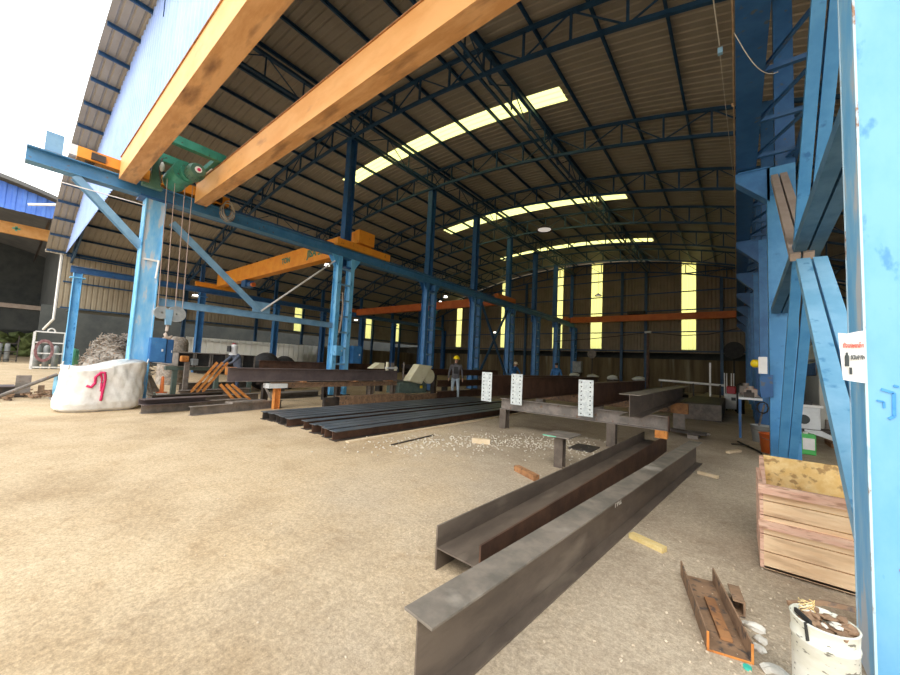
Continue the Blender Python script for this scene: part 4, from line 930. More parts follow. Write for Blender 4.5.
def standing(label, base, rot, mats, lean=0.0, hands='down', hat=None, hatmat='helmet', hood=None, stride=.12):
    L = lean
    J = {'pelvis': (0, 0, .92, (.15, .11)), 'waist': (0, -.03 - L * .15, 1.08, (.14, .10)), 'chest': (0, -.02 - L * .45, 1.30, (.17, .12)), 'neckb': (0, -.02 - L * .62, 1.42 - L * .08, .075),
         'neck': (0, -.05 - L * .72, 1.49 - L * .1, .052), 'head': (0, -.08 - L * .8, 1.60 - L * .14, (.078, .095)), 'crown': (0, -.08 - L * .82, 1.68 - L * .15, (.06, .07))}
    E = [('pelvis', 'waist'), ('waist', 'chest'), ('chest', 'neckb'), ('neckb', 'neck'), ('neck', 'head'), ('head', 'crown')]
    for s, sd in ((-1, 'l'), (1, 'r')):
        st = stride * s
        J['hip' + sd] = (s * .09, 0, .86, .095); J['knee' + sd] = (s * .11, -.02 - st * .5, .48, .062); J['ank' + sd] = (s * .12, .02 - st, .09, .043); J['toe' + sd] = (s * .13, -.15 - st, .035, .035)
        J['sh' + sd] = (s * .19, -.02 - L * .56, 1.37 - L * .06, .062)
        if hands == 'down': el = (s * .25, .02 - L * .4, 1.10, .045); wr = (s * .27, -.08 - L * .4, .87, .030); pl = (s * .27, -.11 - L * .4, .80, .032)
        else: el = (s * .23, -.28 - L * .4, 1.12, .045); wr = (s * .10, -.50 - L * .4, 1.02, .030); pl = (s * .08, -.57 - L * .4, .99, .032)
        J['el' + sd] = el; J['wr' + sd] = wr; J['pl' + sd] = pl
        E += [('pelvis', 'hip' + sd), ('hip' + sd, 'knee' + sd), ('knee' + sd, 'ank' + sd), ('ank' + sd, 'toe' + sd), ('chest', 'sh' + sd), ('sh' + sd, 'el' + sd), ('el' + sd, 'wr' + sd), ('wr' + sd, 'pl' + sd)]
        for k in range(4):
            f = 'f%d%s' % (k, sd); d_ = V(pl[:3]) - V(wr[:3]); d_.normalize(); off = V((0, .022 * (k - 1.5), 0)) if hands == 'down' else V((.018 * (k - 1.5), 0, 0))
            p = V(pl[:3]) + off + d_ * (.07 - .008 * abs(k - 1.5)); J[f] = (p.x, p.y - .01, p.z, .009); E.append(('pl' + sd, f))
        th = V(pl[:3]) + V((0, -.045, .0)) if hands == 'down' else V(pl[:3]) + V((-s * .045, 0, .01)); J['th' + sd] = (th.x, th.y, th.z - .02, .010); E.append(('pl' + sd, 'th' + sd))
    def zone(c):
        if c.z > 1.47 - L * .1 and abs(c.x) < .13: return 2
        far = abs(c.x) > .2 and c.z < .885 if hands == 'down' else (c.y < -.47 - L * .4 and c.z > .9)
        if far: return 2
        if c.z > .90 or (abs(c.x) > .19 and c.z > .84): return 0
        if c.z < .075: return 3
        return 1
    o, M = figure('person', label, J, E, base, rot, {'mats': mats, 'zone': zone})
    tag(o, label, 'person')
    h = V(J['head'][:3])
    q = MB(); q.blob((h.x - .03, h.y - .088, h.z + .01), .010, 1, 0); q.blob((h.x + .03, h.y - .088, h.z + .01), .010, 1, 0); sub(q, 'eyes', 'black', o, M)
    q = MB(); q.blob((h.x, h.y - .105, h.z - .02), (.012, .018, .02), 1, 0); sub(q, 'nose', 'skin', o, M)
    q = MB(); q.box(h.x - .022, h.x + .022, h.y - .094, h.y - .08, h.z - .055, h.z - .048); sub(q, 'mouth', 'redplastic', o, M)
    if hat == 'helmet':
        q = MB(); q.lathe((h.x, h.y - .01, h.z + .035), [(.145, -.005), (.135, .0), (.125, .03), (.115, .07), (.085, .115), (.04, .135), (.001, .14)], 20); q.box(h.x - .09, h.x + .09, h.y - .19, h.y - .1, h.z + .03, h.z + .04); sub(q, 'hard_hat', hatmat, o, M)
    if hat == 'cap':
        q = MB(); q.lathe((h.x, h.y, h.z + .03), [(.17, -.03), (.11, .0), (.105, .05), (.07, .10), (.001, .115)], 18); sub(q, 'sun_hat', hatmat, o, M)
    if hat == 'hair':
        q = MB(); q.blob((h.x, h.y + .02, h.z + .055), (.09, .1, .075), 2, .04); sub(q, 'hair', 'black', o, M)
    if hood:
        q = MB(); q.lathe((h.x, h.y + .03, h.z - .2), [(.14, 0), (.12, .08), (.105, .15), (.115, .24), (.10, .32), (.05, .36), (.001, .365)], 18); sub(q, 'hood', hood, o, M)
        q = MB(); q.box(h.x - .09, h.x + .09, h.y - .15, h.y - .11, h.z - .1, h.z + .1); sub(q, 'welding_mask', 'black', o, M, False)
    return o, M
p, M = standing('person in dark grey jacket, pale jeans and yellow hard hat walking and looking down', (-8.62, 11.2, 0), math.radians(38), ['jacket', 'denim', 'skin', 'steel_dk'], .12, 'down', 'helmet', 'helmet', stride=.10)
q = MB(); q.box(-.08, .08, -.175, -.15, 1.05, 1.32); sub(q, 'dark_bib', 'black', p, M, False)
p, M = standing('person in slate jacket and white welding hood bending over orange steel angles', (-13.3, 5.12, 0), math.radians(10), ['jacket2', 'denimdk', 'jacket2', 'steel_dk'], .22, 'front', None, hood='hoodw')
q = MB(); q.blob((-.02, -.22, 1.74), (.08, .06, .035), 1, .05); sub(q, 'red_headband', 'redplastic', p, M)
p, M = standing('person in blue with a beige sun hat, half hidden behind the left plated beam', (-9.85, 18, 0), math.radians(60), ['shirtblue', 'denimdk', 'skin', 'steel_dk'], .3, 'front', 'cap', 'beigecloth')
p, M = standing('person in blue overalls standing far back by the last middle columns', (-7.1, 17.5, 0), math.radians(200), ['shirtblue', 'shirtblue', 'skin', 'steel_dk'], .0, 'down', 'hair', None)

# ------------------------------------------------------------------ left yard: sack, drum, scrap
def sack():
    t = thing('bulk_sack', (-11.56, 1.57, 0), 'big white woven bulk sack with a red painted mark, slumped in the yard', 'sack')
    nu, nv = 120, 40; cx_, cy_ = -11.56, 1.57
    def Sf(a, v, off=0.0):
        prof = [(0, .80), (.07, .95), (.22, 1.0), (.45, .98), (.7, .96), (.9, .98), (1.0, .99)]
        for (v0, r0), (v1, r1) in zip(prof, prof[1:]):
            if v <= v1: rr = r0 + (r1 - r0) * (v - v0) / (v1 - v0); break
        ca, sa = math.cos(a), math.sin(a)
        k = (abs(ca) ** 3 + abs(sa) ** 3) ** (-1 / 3)
        rx, ry = .56, .70
        low = max(0, -sa) * (1 - v) ** 1.5 * .22                       # bulge toward the left at the bottom
        g1 = abs(math.sin(a * 5 + v * 4.5)); g2 = abs(math.sin(a * 9.5 - v * 3 + 1)); g3 = abs(math.sin(a * 3 + v * 7 + 2))
        fold = (.065 * g1 ** .6 + .038 * g2 ** .6 + .05 * g3) * (.25 + .75 * v) - .06 + .008 * math.sin(a * 31 + v * 20)
        r = rr * k + fold + low + off
        top = 1.06 + .10 * sa + .05 * math.sin(a * 3) - .06 * max(0, math.cos(a))
        return V((cx_ + rx * r * ca, cy_ + ry * r * sa, max(0.0, v * top - .10 * v * (1 - v))))
    vs = []; fs = []
    for j in range(nv + 1):
        for i in range(nu): vs.append(Sf(2 * PI * i / nu, j / nv))
    for j in range(nv):
        for i in range(nu): fs.append((j * nu + i, j * nu + (i + 1) % nu, (j + 1) * nu + (i + 1) % nu, (j + 1) * nu + i))
    # closed sagging top, slightly below the rim
    c = len(vs); vs.append(V((cx_, cy_, .93)))
    for i in range(nu): fs.append((nv * nu + i, nv * nu + (i + 1) % nu, c))
    q = MB(); q.add(vs, fs); b = q.build('sack_body', 'sack', t, smooth=True)
    # red painted hook shaped mark
    q = MB()
    def stroke(pts, w):
        n_ = 6; P = []
        for (a0, v0), (a1, v1) in zip(pts, pts[1:]):
            for k in range(n_): P.append((a0 + (a1 - a0) * k / n_, v0 + (v1 - v0) * k / n_))
        P.append(pts[-1]); q.tube([Sf(a, v, .012) for a, v in P], w, 6)
    a0 = -.17
    stroke([(a0 - .30, .66), (a0 - .20, .62), (a0 - .14, .70), (a0 - .13, .84), (a0 - .04, .92), (a0 + .06, .90), (a0 + .08, .74), (a0 + .05, .52), (a0 + .03, .28)], .026)
    stroke([(a0 - .04, .90), (a0 + .0, .78), (a0 + .01, .5)], .02)
    q.build('painted_mark', 'redink', t, smooth=True)
    for a in (PI / 2 - .35, -PI / 2 - .4, -PI / 2 + .6):
        p = Sf(a, 1); MB().tube([p + V((0, 0, -.06)), p + V((.0, .02, .07)), p + V((-.05, .03, .08)), p + V((-.08, .02, -.02))], .014).build('lifting_loop', 'sack', t)
sack()
t = thing('scrap_barrel', (-14.6, 1.2, 0), 'light blue half barrel between the white sack and the long leaning rod', 'barrel')
MB().lathe((-14.6, 1.25, 0), [(.001, 0), (.27, 0), (.28, .02), (.285, .25), (.29, .27), (.285, .29), (.28, .6), (.295, .61), (.27, .61), (.26, .5), (.001, .5)], 24).build('body', 'drumblue', t, smooth=True)
q = MB()
for i in range(40): q.blob((-14.6 + rg.gauss(0, .12), 1.25 + rg.gauss(0, .12), .6 + rg.uniform(0, .14)), (.07, .05, .03), 1, .3, rg)
o = q.build('scrap_filling', 'rust_brown'); tag(o, 'brown scrap heaped on the light blue barrel', 'scrap', kind='stuff')
# swarf heap
q = MB(); rg3 = random.Random(5)
nx = 26
def hz(x, y): 
    d_ = ((x + 14.2) / .95) ** 2 + ((y - 2.15) / .85) ** 2
    return max(0, 1.55 * math.exp(-d_ * d_ * 1.0) + (.10 * math.sin(x * 7 + y * 3) + .08 * math.sin(y * 11 - x * 4)) * (d_ < 1.3)) if d_ < 1.9 else 0
vs = [(-15.6 + 2.8 * i / nx, .8 + 2.7 * j / nx, hz(-15.6 + 2.8 * i / nx, .8 + 2.7 * j / nx)) for j in range(nx + 1) for i in range(nx + 1)]
q.add(vs, [f for f in [(j * (nx + 1) + i, j * (nx + 1) + i + 1, (j + 1) * (nx + 1) + i + 1, (j + 1) * (nx + 1) + i) for j in range(nx) for i in range(nx)] if max(vs[k][2] for k in f) > .01])
for i in range(520):
    x = rg3.gauss(-14.2, .5); y = rg3.gauss(2.15, .5); z = hz(x, y)
    if z < .6: continue
    a_ = rg3.random() * 6.28; r_ = rg3.uniform(.06, .16)
    q.tube([(x + r_ * math.cos(a_ + k), y + r_ * math.sin(a_ + k), z + .02 + .05 * k * rg3.random()) for k in range(5)], .012, 4)
o = q.build('swarf_heap', 'swarf'); tag(o, 'tall heap of tangled grey brown metal swarf behind the white sack', 'scrap heap', kind='stuff')

# steel offcuts on the left
t = thing('h_beam_offcut', (-15.8, .2, 0), 'short beige H-beam offcut lying on its side at the far left', 'steel beam')
MB().box(-14.82, -14.79, .31, .58, .10, .58).build('flange', 'steel_grey', t); MB().box(-15.4, -14.7, -.5, .31, .28, .30).build('web', 'steel_mauve', t); MB().box(-14.85, -14.82, -.55, .03, .30, .56).build('flange', 'steel_grey', t)
MB().box(-15.3, -14.8, -.5, .5, 0, .28).build('packer', 'steel_dk', t)
o = MB().cyl((-13.9, -.1, .03), (-14.35, 1.0, .63), .045, n=8).build('long_rod', 'steel_grey'); tag(o, 'long grey tube leaning from the ground onto the light blue barrel', 'tube')
q = MB()
for i in range(70):
    x = rg3.uniform(-16, -14.2); y = rg3.uniform(-.2, 1.2); q.bar((x, y, .02 + rg3.random() * .1), (x + rg3.uniform(-.3, .3), y + rg3.uniform(-.3, .3), .02 + rg3.random() * .1), .05, .04)
o = q.build('small_scrap', 'rust_brown'); tag(o, 'small brown scrap pieces strewn on the ground around the beige H-beam offcut', 'scrap', kind='stuff')
o = MB().box(-15.0, -14.95, .72, .84, 0, .30).build('scrap_stub', 'rust_brown'); tag(o, 'small upright brown steel stub between the H-beam offcut and the barrel', 'scrap')

# lifting frame with hose, gas cylinders
t = thing('hose_rack', (-30.3, 1.7, 0), 'white tubular rack with a ring on top, standing in the yard at left', 'frame')
for p0, p1, nm in (((-30.3, 1.1, 0), (-30.3, 1.1, 2.1), 'upright'), ((-30.3, 2.3, 0), (-30.3, 2.3, 2.1), 'upright'), ((-30.3, 1.1, 2.1), (-30.3, 2.3, 2.1), 'crossbar'), ((-30.3, 1.1, 1.5), (-30.3, 2.3, 1.5), 'crossbar'), ((-30.3, 1.1, .9), (-30.3, 2.3, .9), 'crossbar'), ((-30.3, 1.1, .12), (-30.3, 2.3, .12), 'crossbar'),
                   ((-31.2, 1.1, 0), (-31.2, 1.1, 2.1), 'rear_upright'), ((-31.2, 2.3, 0), (-31.2, 2.3, 2.1), 'rear_upright'), ((-31.2, 1.1, .12), (-31.2, 2.3, .12), 'rear_crossbar')):
    MB().bar(p0, p1, .07).build(nm, 'white', t)
MB().tube([(-30.3, 1.7 + .14 * math.cos(PI * k / 8), 2.13 + .18 * math.sin(PI * k / 8)) for k in range(9)], .035, 8).build('lifting_ring', 'white', t)
q = MB()
for k in range(5): q.tube([(-30.2, 1.5 + (.28 + .02 * k) * math.cos(PI * i / 8), 1.15 + (.5 + .03 * k) * math.sin(PI * i / 8) - .1) for i in range(17)], .022, 5)
o = q.build('coiled_hose', 'hose'); tag(o, 'coiled maroon hose hung on the white tubular frame', 'hose')
def gas(x, y, h, r, m, label, grp=None):
    t = thing('gas_cylinder', (x, y, 0), label, 'gas cylinder', grp)
    MB().lathe((x, y, 0), [(.001, 0), (r, .01), (r, h * .82), (r * .8, h * .9), (r * .3, h * .94), (.001, h * .95)], 16).build('body', m, t, smooth=True)
    MB().cyl((x, y, h * .93), (x, y, h), r * .25, n=8).build('valve', 'steel_dk', t)
gas(-30.3, 2.62, 1.35, .18, 'gasgreen', 'green gas cylinder standing right of the white tubular frame'); gas(-30.55, 2.75, 1.3, .17, 'gasgreen', 'second green gas cylinder, partly behind the first')
for i in range(5): gas(-41.0, -1.2 + .37 * i, 1.45, .14, 'gasgrey', 'grey gas cylinder in the far rack at the left edge of the photo', 'grey gas cylinders in the far rack')
for i in range(3): gas(-31.0, 1.3 + .35 * i, 1.45, .14, 'gasgrey', 'grey gas cylinder inside the white tubular frame', 'grey gas cylinders in the white frame')
t = thing('cylinder_rack', (-40.7, -.4, 0), 'dark metal rack holding grey gas cylinders at the left edge', 'rack')
for z in (.15, .75, 1.35): MB().bar((-40.75, -1.6, z), (-40.75, .75, z), .05).build('rail', 'steel_dk', t)
for y in (-1.6, -.4, .75): MB().bar((-40.75, y, 0), (-40.75, y, 1.9), .06).build('post', 'steel_dk', t)

# steel bars lying by the sack
def lying(p0, p1, h, w, m, label, z=0.0, kind='I', grp=None, name='steel_bar'):
    t = thing(name, (p0[0], p0[1], z), label, 'steel beam', grp); a = V((p0[0], p0[1], z + h / 2)); b = V((p1[0], p1[1], z + h / 2))
    (MB().I(a, b, h, w, .012, .01) if kind == 'I' else MB().C(a, b, h, w, .012) if kind == 'C' else MB().bar(a, b, w, h)).build('section', m, t)
    return t
lying((-9.55, 2.75), (-9.95, 5.0), .2, .16, 'steel_grey', 'grey-brown bar lying on the floor nearest the camera, left of the work table legs')
lying((-10.35, 2.05), (-10.7, 4.4), .2, .16, 'steel_grey', 'grey-brown bar on the floor right beside the white sack, lower one')
lying((-10.4, 2.0), (-10.6, 3.35), .13, .3, 'steel_mauve', 'mauve-topped bar stacked on the bar beside the white sack', .2, 'C')
lying((-11.4, 2.45), (-11.9, 4.2), .28, .2, 'steel_dk', 'dark channel standing behind the stacked bars near the sack')
lying((-11.0, 3.3), (-11.4, 5.0), .26, .2, 'steel_grey', 'grey I-bar behind the stacked bars, below the orange angles')
lying((-9.75, 3.6), (-9.95, 4.5), .04, .3, 'steel_grey', 'thin flat plate lying on top of the nearest grey-brown bar', .2, 'B')
lying((-12.45, 3.3), (-12.75, 5.3), .3, .25, 'steel_grey', 'pale grey beam on the floor under the welder', 0)
lying((-14.9, 3.9), (-15.3, 6.3), .32, .25, 'steel_grey', 'pale dusty beam on the floor behind the welder', 0)
lying((-11.9, 5.7), (-12.2, 7.5), .2, .5, 'steel_grey', 'dusty grey flat stack seen under the work table', 0)
def angle_bar(p0, p1, label):
    t = thing('steel_angle', p0, label, 'steel angle', 'orange steel angles'); q = MB(); q.bar(p0, p1, .07, .010, up=(1, 0, 0)); q.bar(V(p0) + V((-.035, 0, -.03)), V(p1) + V((-.035, 0, -.03)), .010, .07, up=(1, 0, 0)); q.build('section', 'rust_or', t)
for i in range(3): angle_bar((-12.0 - .03 * i, 3.44 + .15 * i, .30), (-12.0 - .03 * i, 4.02 + .15 * i, 1.14), 'orange-rust steel angle leaning steeply up toward the welder')
for i in range(3): angle_bar((-10.9, 4.63 - .21 * i, .07), (-10.9, 4.05 - .14 * i, .58), 'orange-rust steel angle sloping down to the right below the welder')
t = thing('orange_grinder', (-12.87, 4.72, .72), 'orange boxy tool beside the welder hands', 'tool'); MB().box(-12.98, -12.76, 4.58, 4.86, .72, .98).build('body', 'rust_or', t, bevel=.02); MB().cyl((-12.87, 4.86, .85), (-12.87, 4.98, .85), .05, n=10).build('nozzle', 'steel_dk', t)
# row of square tube ends
for i in range(5):
    t = thing('box_section_tube', (-13.9, 3.75 + .48 * i, .9), 'dark square steel tube in the row of five on the low stand' + (', leftmost' if i == 0 else ', rightmost' if i == 4 else ''), 'steel tube', 'row of dark square tubes')
    y = 3.55 + .48 * i; q = MB()
    for a in ((y, y + .02, .92, 1.38), (y + .42, y + .44, .92, 1.38)): q.box(-17.5, -13.95, a[0], a[1], a[2], a[3])
    q.box(-17.5, -13.95, y, y + .44, .92, .94); q.box(-17.5, -13.95, y, y + .44, 1.36, 1.38); q.box(-17.5, -17.45, y, y + .44, .92, 1.38); q.build('tube_wall', 'steel_grey', t)
    MB().box(-17.4, -14.05, y + .02, y + .42, .94, 1.36).build('inner_shade', 'black', t)  # black filler painting the shade inside the open tube
t = thing('tube_stand', (-14.2, 4.8, 0), 'low green-grey stand under the row of dark square tubes', 'stand')
MB().box(-14.3, -14.1, 3.3, 6.0, .80, .92).build('rail', 'cangrn2', t)
for y in (3.5, 4.7, 5.8): MB().box(-14.28, -14.12, y, y + .12, 0, .8).build('leg', 'cangrn2', t)
t = thing('grey_tank', (-18.6, 4.55, 0), 'round grey brown tank top behind the hook block', 'tank'); MB().lathe((-18.6, 4.55, 0), [(.5, 0), (.5, 1.75), (.45, 1.9), (.3, 2.0), (.001, 2.02)], 20).build('shell', 'swarf', t, smooth=True)
t = thing('gas_regulator_trolley', (-13.0, 3.05, 0), 'small orange and grey gear on a post beside the blue boxes', 'equipment'); MB().bar((-13.2, 3.6, 0), (-13.2, 3.6, 1.1), .12).build('post', 'steel_grey', t); MB().box(-13.3, -13.1, 3.42, 3.62, 1.1, 1.28).build('orange_cover', 'rust_or', t, bevel=.03); MB().box(-13.25, -13.05, 3.68, 3.85, 1.0, 1.2).build('grey_regulator', 'gasgrey', t, bevel=.02)
o = MB().lathe((-11.6, 2.62, 0), [(.12, 0), (.12, .02), (.05, .03), (.03, .42), (.001, .44)], 14).build('traffic_cone', 'redor', smooth=True); tag(o, 'small orange cone at the foot of the peeling column', 'cone'); o.location = (-.3, .12, .3)
o = MB().box(-12.05, -11.75, 2.6, 2.85, 0, .3).build('concrete_block', 'concrete'); tag(o, 'pale concrete block under the small orange cone', 'block')

# white corrugated fence on the left side
def fence(y0, y1, label):
    t = thing('corrugated_fence_panel', (XW + .9, y0, 0), label, 'fence', 'white corrugated fence panels')
    q = MB(); y = y0
    while y < y1 - .01:
        q.add([(XW + .9, y, .3), (XW + .9, y + .2, .3), (XW + .9, y + .2, 2.45), (XW + .9, y, 2.45), (XW + .82, y + .24, .3), (XW + .82, y + .24, 2.45), (XW + .82, y + .42, .3), (XW + .82, y + .42, 2.45), (XW + .9, y + .46, .3), (XW + .9, y + .46, 2.45)],
              [(0, 1, 2, 3), (1, 4, 5, 2), (4, 6, 7, 5), (6, 8, 9, 7)]); y += .46
    q.build('sheet', 'fencew', t); MB().bar((XW + .78, y0, .3), (XW + .78, y1, .3), .06).build('rail', 'steel_dk', t); MB().bar((XW + .78, y0, 2.2), (XW + .78, y1, 2.2), .06).build('rail', 'steel_dk', t)
    for yy in (y0 + .2, y1 - .2): MB().bar((XW + .72, yy, 0), (XW + .72, yy, 2.4), .07).build('fence_post', 'steel_dk', t)
fence(8.3, 11.5, 'white corrugated sheet fence panel at the left side, directly behind the welder')
fence(11.5, 14.7, 'white corrugated sheet fence panel at the left side, middle of three')
fence(14.7, 18.4, 'white corrugated sheet fence panel at the left side, last one before the second middle column')
for y, z in ((8.8, .9), (11, .8), (14, 1.0), (19, .9), (23, .8), (27, 1.0)):
    t = thing('stored_steel_stack', (-26, y, 0), 'dark stack of stored steel in the left bay, ' + {8.8: 'behind the welder', 11: 'next beyond the welder', 14: 'left of the second middle column', 19: 'just right of the second middle column', 23: 'behind the cream saw', 27: 'behind the yellow-helmet worker'}[y], 'steel stack')
    for i in range(4): MB().I((-27 + i * .35, y - 1.05, .2 + (i % 2) * .35), (-27 + i * .35, y + 1.0, .2 + (i % 2) * .35), .3, .28).build('stacked_beam', 'steel_dk', t)
    MB().box(-27.3, -25.7, y - .9, y - .8, .7, z + .1).build('divider', 'steel_dk', t)

# ------------------------------------------------------------------ right-middle background
t = thing('grey_plate_girder', (-1, 14.5, 0), 'wide grey girder lying on the floor right of the trestle leg', 'steel beam')
MB().prof([(-.02, -.25), (.02, -.25), (.02, .25), (-.02, .25)], (-1.45, 14.0, .27), (-.40, 14.4, .27)).build('web', 'steel_grey', t)
MB().box(-1.5, -.4, 14.4, 19.5, .50, .53).build('upper_flange', 'steel_dk', t); MB().box(-1.5, -.4, 14.3, 19.5, .0, .03).build('lower_flange', 'steel_dk', t); MB().box(-1.5, -1.46, 14.4, 19.5, .03, .5).build('side_web', 'steel_dk', t); MB().box(-.44, -.4, 14.4, 19.5, .03, .5).build('side_web', 'steel_dk', t)
for i, (x, y0, z, m) in enumerate(((-2.2, 15.5, .3, 'steel_dk'), (-3.0, 15.2, .3, 'steel_dk'), (-1.2, 20.5, .25, 'steel_grey'), (-2.4, 20.0, .5, 'steel_dk'), (-3.6, 19.0, .4, 'steel_dk'), (-4.6, 16, .3, 'steel_dk'), (-5.6, 15.6, .35, 'steel_dk'))):
    t = thing('stored_beam', (x, y0, 0), 'dark stored beam on the floor far back in the right bay, ' + ['just behind the grey girder', 'second left from the grey girder', 'grey one in front of the white rail', 'under the left end of the white rail', 'behind the brown I-beam', 'behind the rightmost plated beam', 'behind the middle plated beam'][i], 'steel beam', None)
    MB().I((x, y0, z), (x - .1, y0 + 6, z), .4, .3).build('beam', m, t)
    for k in (.8, 4.8): MB().box(x - .2, x + .2, y0 + k, y0 + k + .2, 0, z - .2).build('packer', 'steel_dk', t)
t = thing('white_pipe_rail', (-2, 20.4, 1.0), 'long white pipe rail low in front of the end wall', 'rail')
MB().cyl((-3.0, 20.2, 1.12), (-.45, 20.4, 1.04), .05, n=10).build('pipe', 'white', t)
for x in (-2.9, -1.6, -.6): MB().bar((x, 20.3, 0), (x, 20.3, 1.05), .06).build('support', 'steel_dk', t)
MB().bar((-.98, 20.6, .5), (-.98, 20.6, 2.05), .07).build('upright', 'white', t)
t = thing('generator', (-.16, 19.6, 0), 'small white generator with a red top on the floor at the far right aisle', 'machine')
MB().box(-.42, .0, 19.4, 20.0, .08, .72).build('body', 'whitebox', t, bevel=.03); MB().box(-.36, -.03, 19.45, 19.9, .72, 1.05).build('engine_cover', 'redplastic', t, bevel=.05); MB().box(-.2, -.05, 19.39, 19.4, .45, .58).build('label', 'inkdark', t)
for x in (-.38, -.08): MB().cyl((x, 19.5, .08), (x + .05, 19.5, .08), .08, n=12).build('wheel', 'black', t)
for x in (-.44, -.36, -.2, -.12): MB().cyl((x, 20.1, 0), (x, 20.1, 1.6), .02, n=6).build('frame_tube', 'white', t)
t = thing('black_gas_cylinder', (.12, 18.6, 0), 'black upright cylinder right of the small white generator', 'gas cylinder'); MB().lathe((.10, 18.6, 0), [(.001, 0), (.13, 0), (.13, 1.05), (.1, 1.15), (.04, 1.2), (.001, 1.22)], 14).build('body', 'black', t, smooth=True)
t = thing('work_bench', (.24, 11.9, 0), 'cluttered light-topped work bench against the right columns, behind the white board', 'bench')
MB().box(.02, .46, 11.2, 14.2, .92, .97).build('top', 'whitebox', t)
for y in (11.25, 14.1): 
    for x in (.05, .43): MB().bar((x, y, 0), (x, y, .92), .05).build('leg', 'blue_mid', t)
cl = [('vice', (.22, 11.4, 1.05), .1, 'steel_dk', 'dark vice on the near end of the cluttered bench'), ('tool_box', (.27, 12.2, 1.1), .13, 'brace_tan', 'brown box on the cluttered bench'), ('coil_of_hose', (.19, 13.0, 1.15), .14, 'steel_grey', 'grey coil on the cluttered bench'), ('red_canister', (.3, 12.65, 1.12), .1, 'redor', 'small red canister on the cluttered bench'), ('white_canister', (.27, 13.5, 1.1), .1, 'white', 'white canister at the far end of the cluttered bench')]
for nm, c, r, m, lab in cl:
    q = MB(); q.box(c[0] - r, c[0] + r, c[1] - r, c[1] + r, .97, c[2] + r * .4); q.cyl((c[0], c[1], c[2] + r * .4), (c[0], c[1], c[2] + r), r * .5, n=10); o = q.build(nm, m); tag(o, lab, nm.replace('_', ' '))
for i, y in enumerate((14.4, 15.5, 16.4)):
    t = thing('blue_cabinet', (.5, y, 0), 'blue steel panel standing between the right columns, ' + ['nearest', 'middle', 'farthest'][i] + ' of three', 'cabinet'); MB().box(.45, .85, y, y + .8, 0, 1.9).build('body', 'blue_mid', t); MB().box(.44, .45, y + .04, y + .76, .06, 1.84).build('door', 'blue', t)
t = thing('wheelbarrow', (.3, 10.8, 0), 'tilted grey tube handle with a black loop behind the grey tub', 'barrow'); MB().cyl((.33, 11.3, 0), (.48, 11.0, .85), .02, n=8).build('handle', 'steel_grey', t); MB().tube([(.45 + .1 * math.cos(k), 10.95, .78 + .13 * math.sin(k)) for k in [i * .7 for i in range(10)]], .018).build('grip_loop', 'black', t)
t = thing('wall_cabinet', (-10.4, 30, 1.2), 'pale grey metal cabinet far back in front of the end wall', 'cabinet'); MB().box(-10.75, -10.05, 29.9, 30.3, 1.2, 2.1).build('body', 'gasgrey', t); MB().box(-10.7, -10.1, 29.88, 29.9, 1.25, 2.05).build('door', 'gasgrey', t); MB().box(-10.7, -10.1, 29.95, 30.25, 0, 1.2).build('stand', 'steel_dk', t)
for i, (x, y, lab) in enumerate(((-9.9, 28, 'white rag bundle under the pale grey cabinet'), (-7.9, 26, 'white rag bundle right of the rightmost plated beam'), (-6.2, 24.5, 'white sheet heap above the brown I-beam'), (-4.8, 25, 'low white sheet heap at the end wall near the dark post'))):
    t = thing('white_bundle', (x, y, .9), lab, 'bundle'); MB().blob((x, y, 1.02), (.38, .25, .16), 2, .25).build('cloth', 'whitebox', t); MB().box(x - .3, x + .3, y - .2, y + .2, 0, .92).build('stand', 'steel_dk', t)
t = thing('lifting_post', (-5.2, 28, 0), 'thin dark red upright post with a white cap in front of the end wall', 'post'); MB().bar((-5.0, 29, 0), (-5.0, 29, 4.3), .16).build('pole', 'steel_rust', t); MB().box(-5.2, -4.8, 28.8, 29.2, 4.3, 4.42).build('cap', 'whitebox', t)
q = MB(); q.tube([(-12, 29, 3.7), (-9, 29, 3.9), (-7, 29, 4.1), (-5, 29, 4.35), (-3, 29, 4.1), (-1.5, 29, 4.15), (0, 29, 4.5)], .03); o = q.build('sagging_cable', 'black'); tag(o, 'black cable sagging across the end wall over the white-capped post', 'cable')
t = thing('wall_fan', (-.15, 30, 3), 'dark round fan shape on the right in front of the end wall', 'fan'); MB().cyl((-.15, 30, 3.2), (-.15, 30.2, 3.2), .55, n=20).build('housing', 'black', t)
MB().bar((-.15, 30.1, 0), (-.15, 30.1, 2.7), .1).build('stand', 'black', t)
t = thing('round_fan', (-9.6, 30.4, 2.6), 'small round fan above the pale grey cabinet', 'fan'); MB().cyl((-9.3, 30.2, 2.75), (-9.3, 30.3, 2.75), .35, n=18).build('guard', 'steel_grey', t); MB().bar((-9.3, 30.35, 0), (-9.3, 30.35, 2.5), .07).build('stand', 'steel_dk', t)

# small flat scrap on the floor right of the trestle
t = thing('flat_bar_bundle', (-.75, 9.9, 0), 'dark flat bars on a short packer on the floor behind the near I-beam end', 'bar'); MB().box(-1.25, -.55, 10.1, 10.25, .08, .13).build('bar', 'steel_dk', t); MB().box(-1.3, -.5, 10.35, 10.5, .08, .12).build('bar', 'steel_grey', t); MB().box(-.9, -.7, 9.95, 10.5, 0, .08).build('packer', 'steel_grey', t)

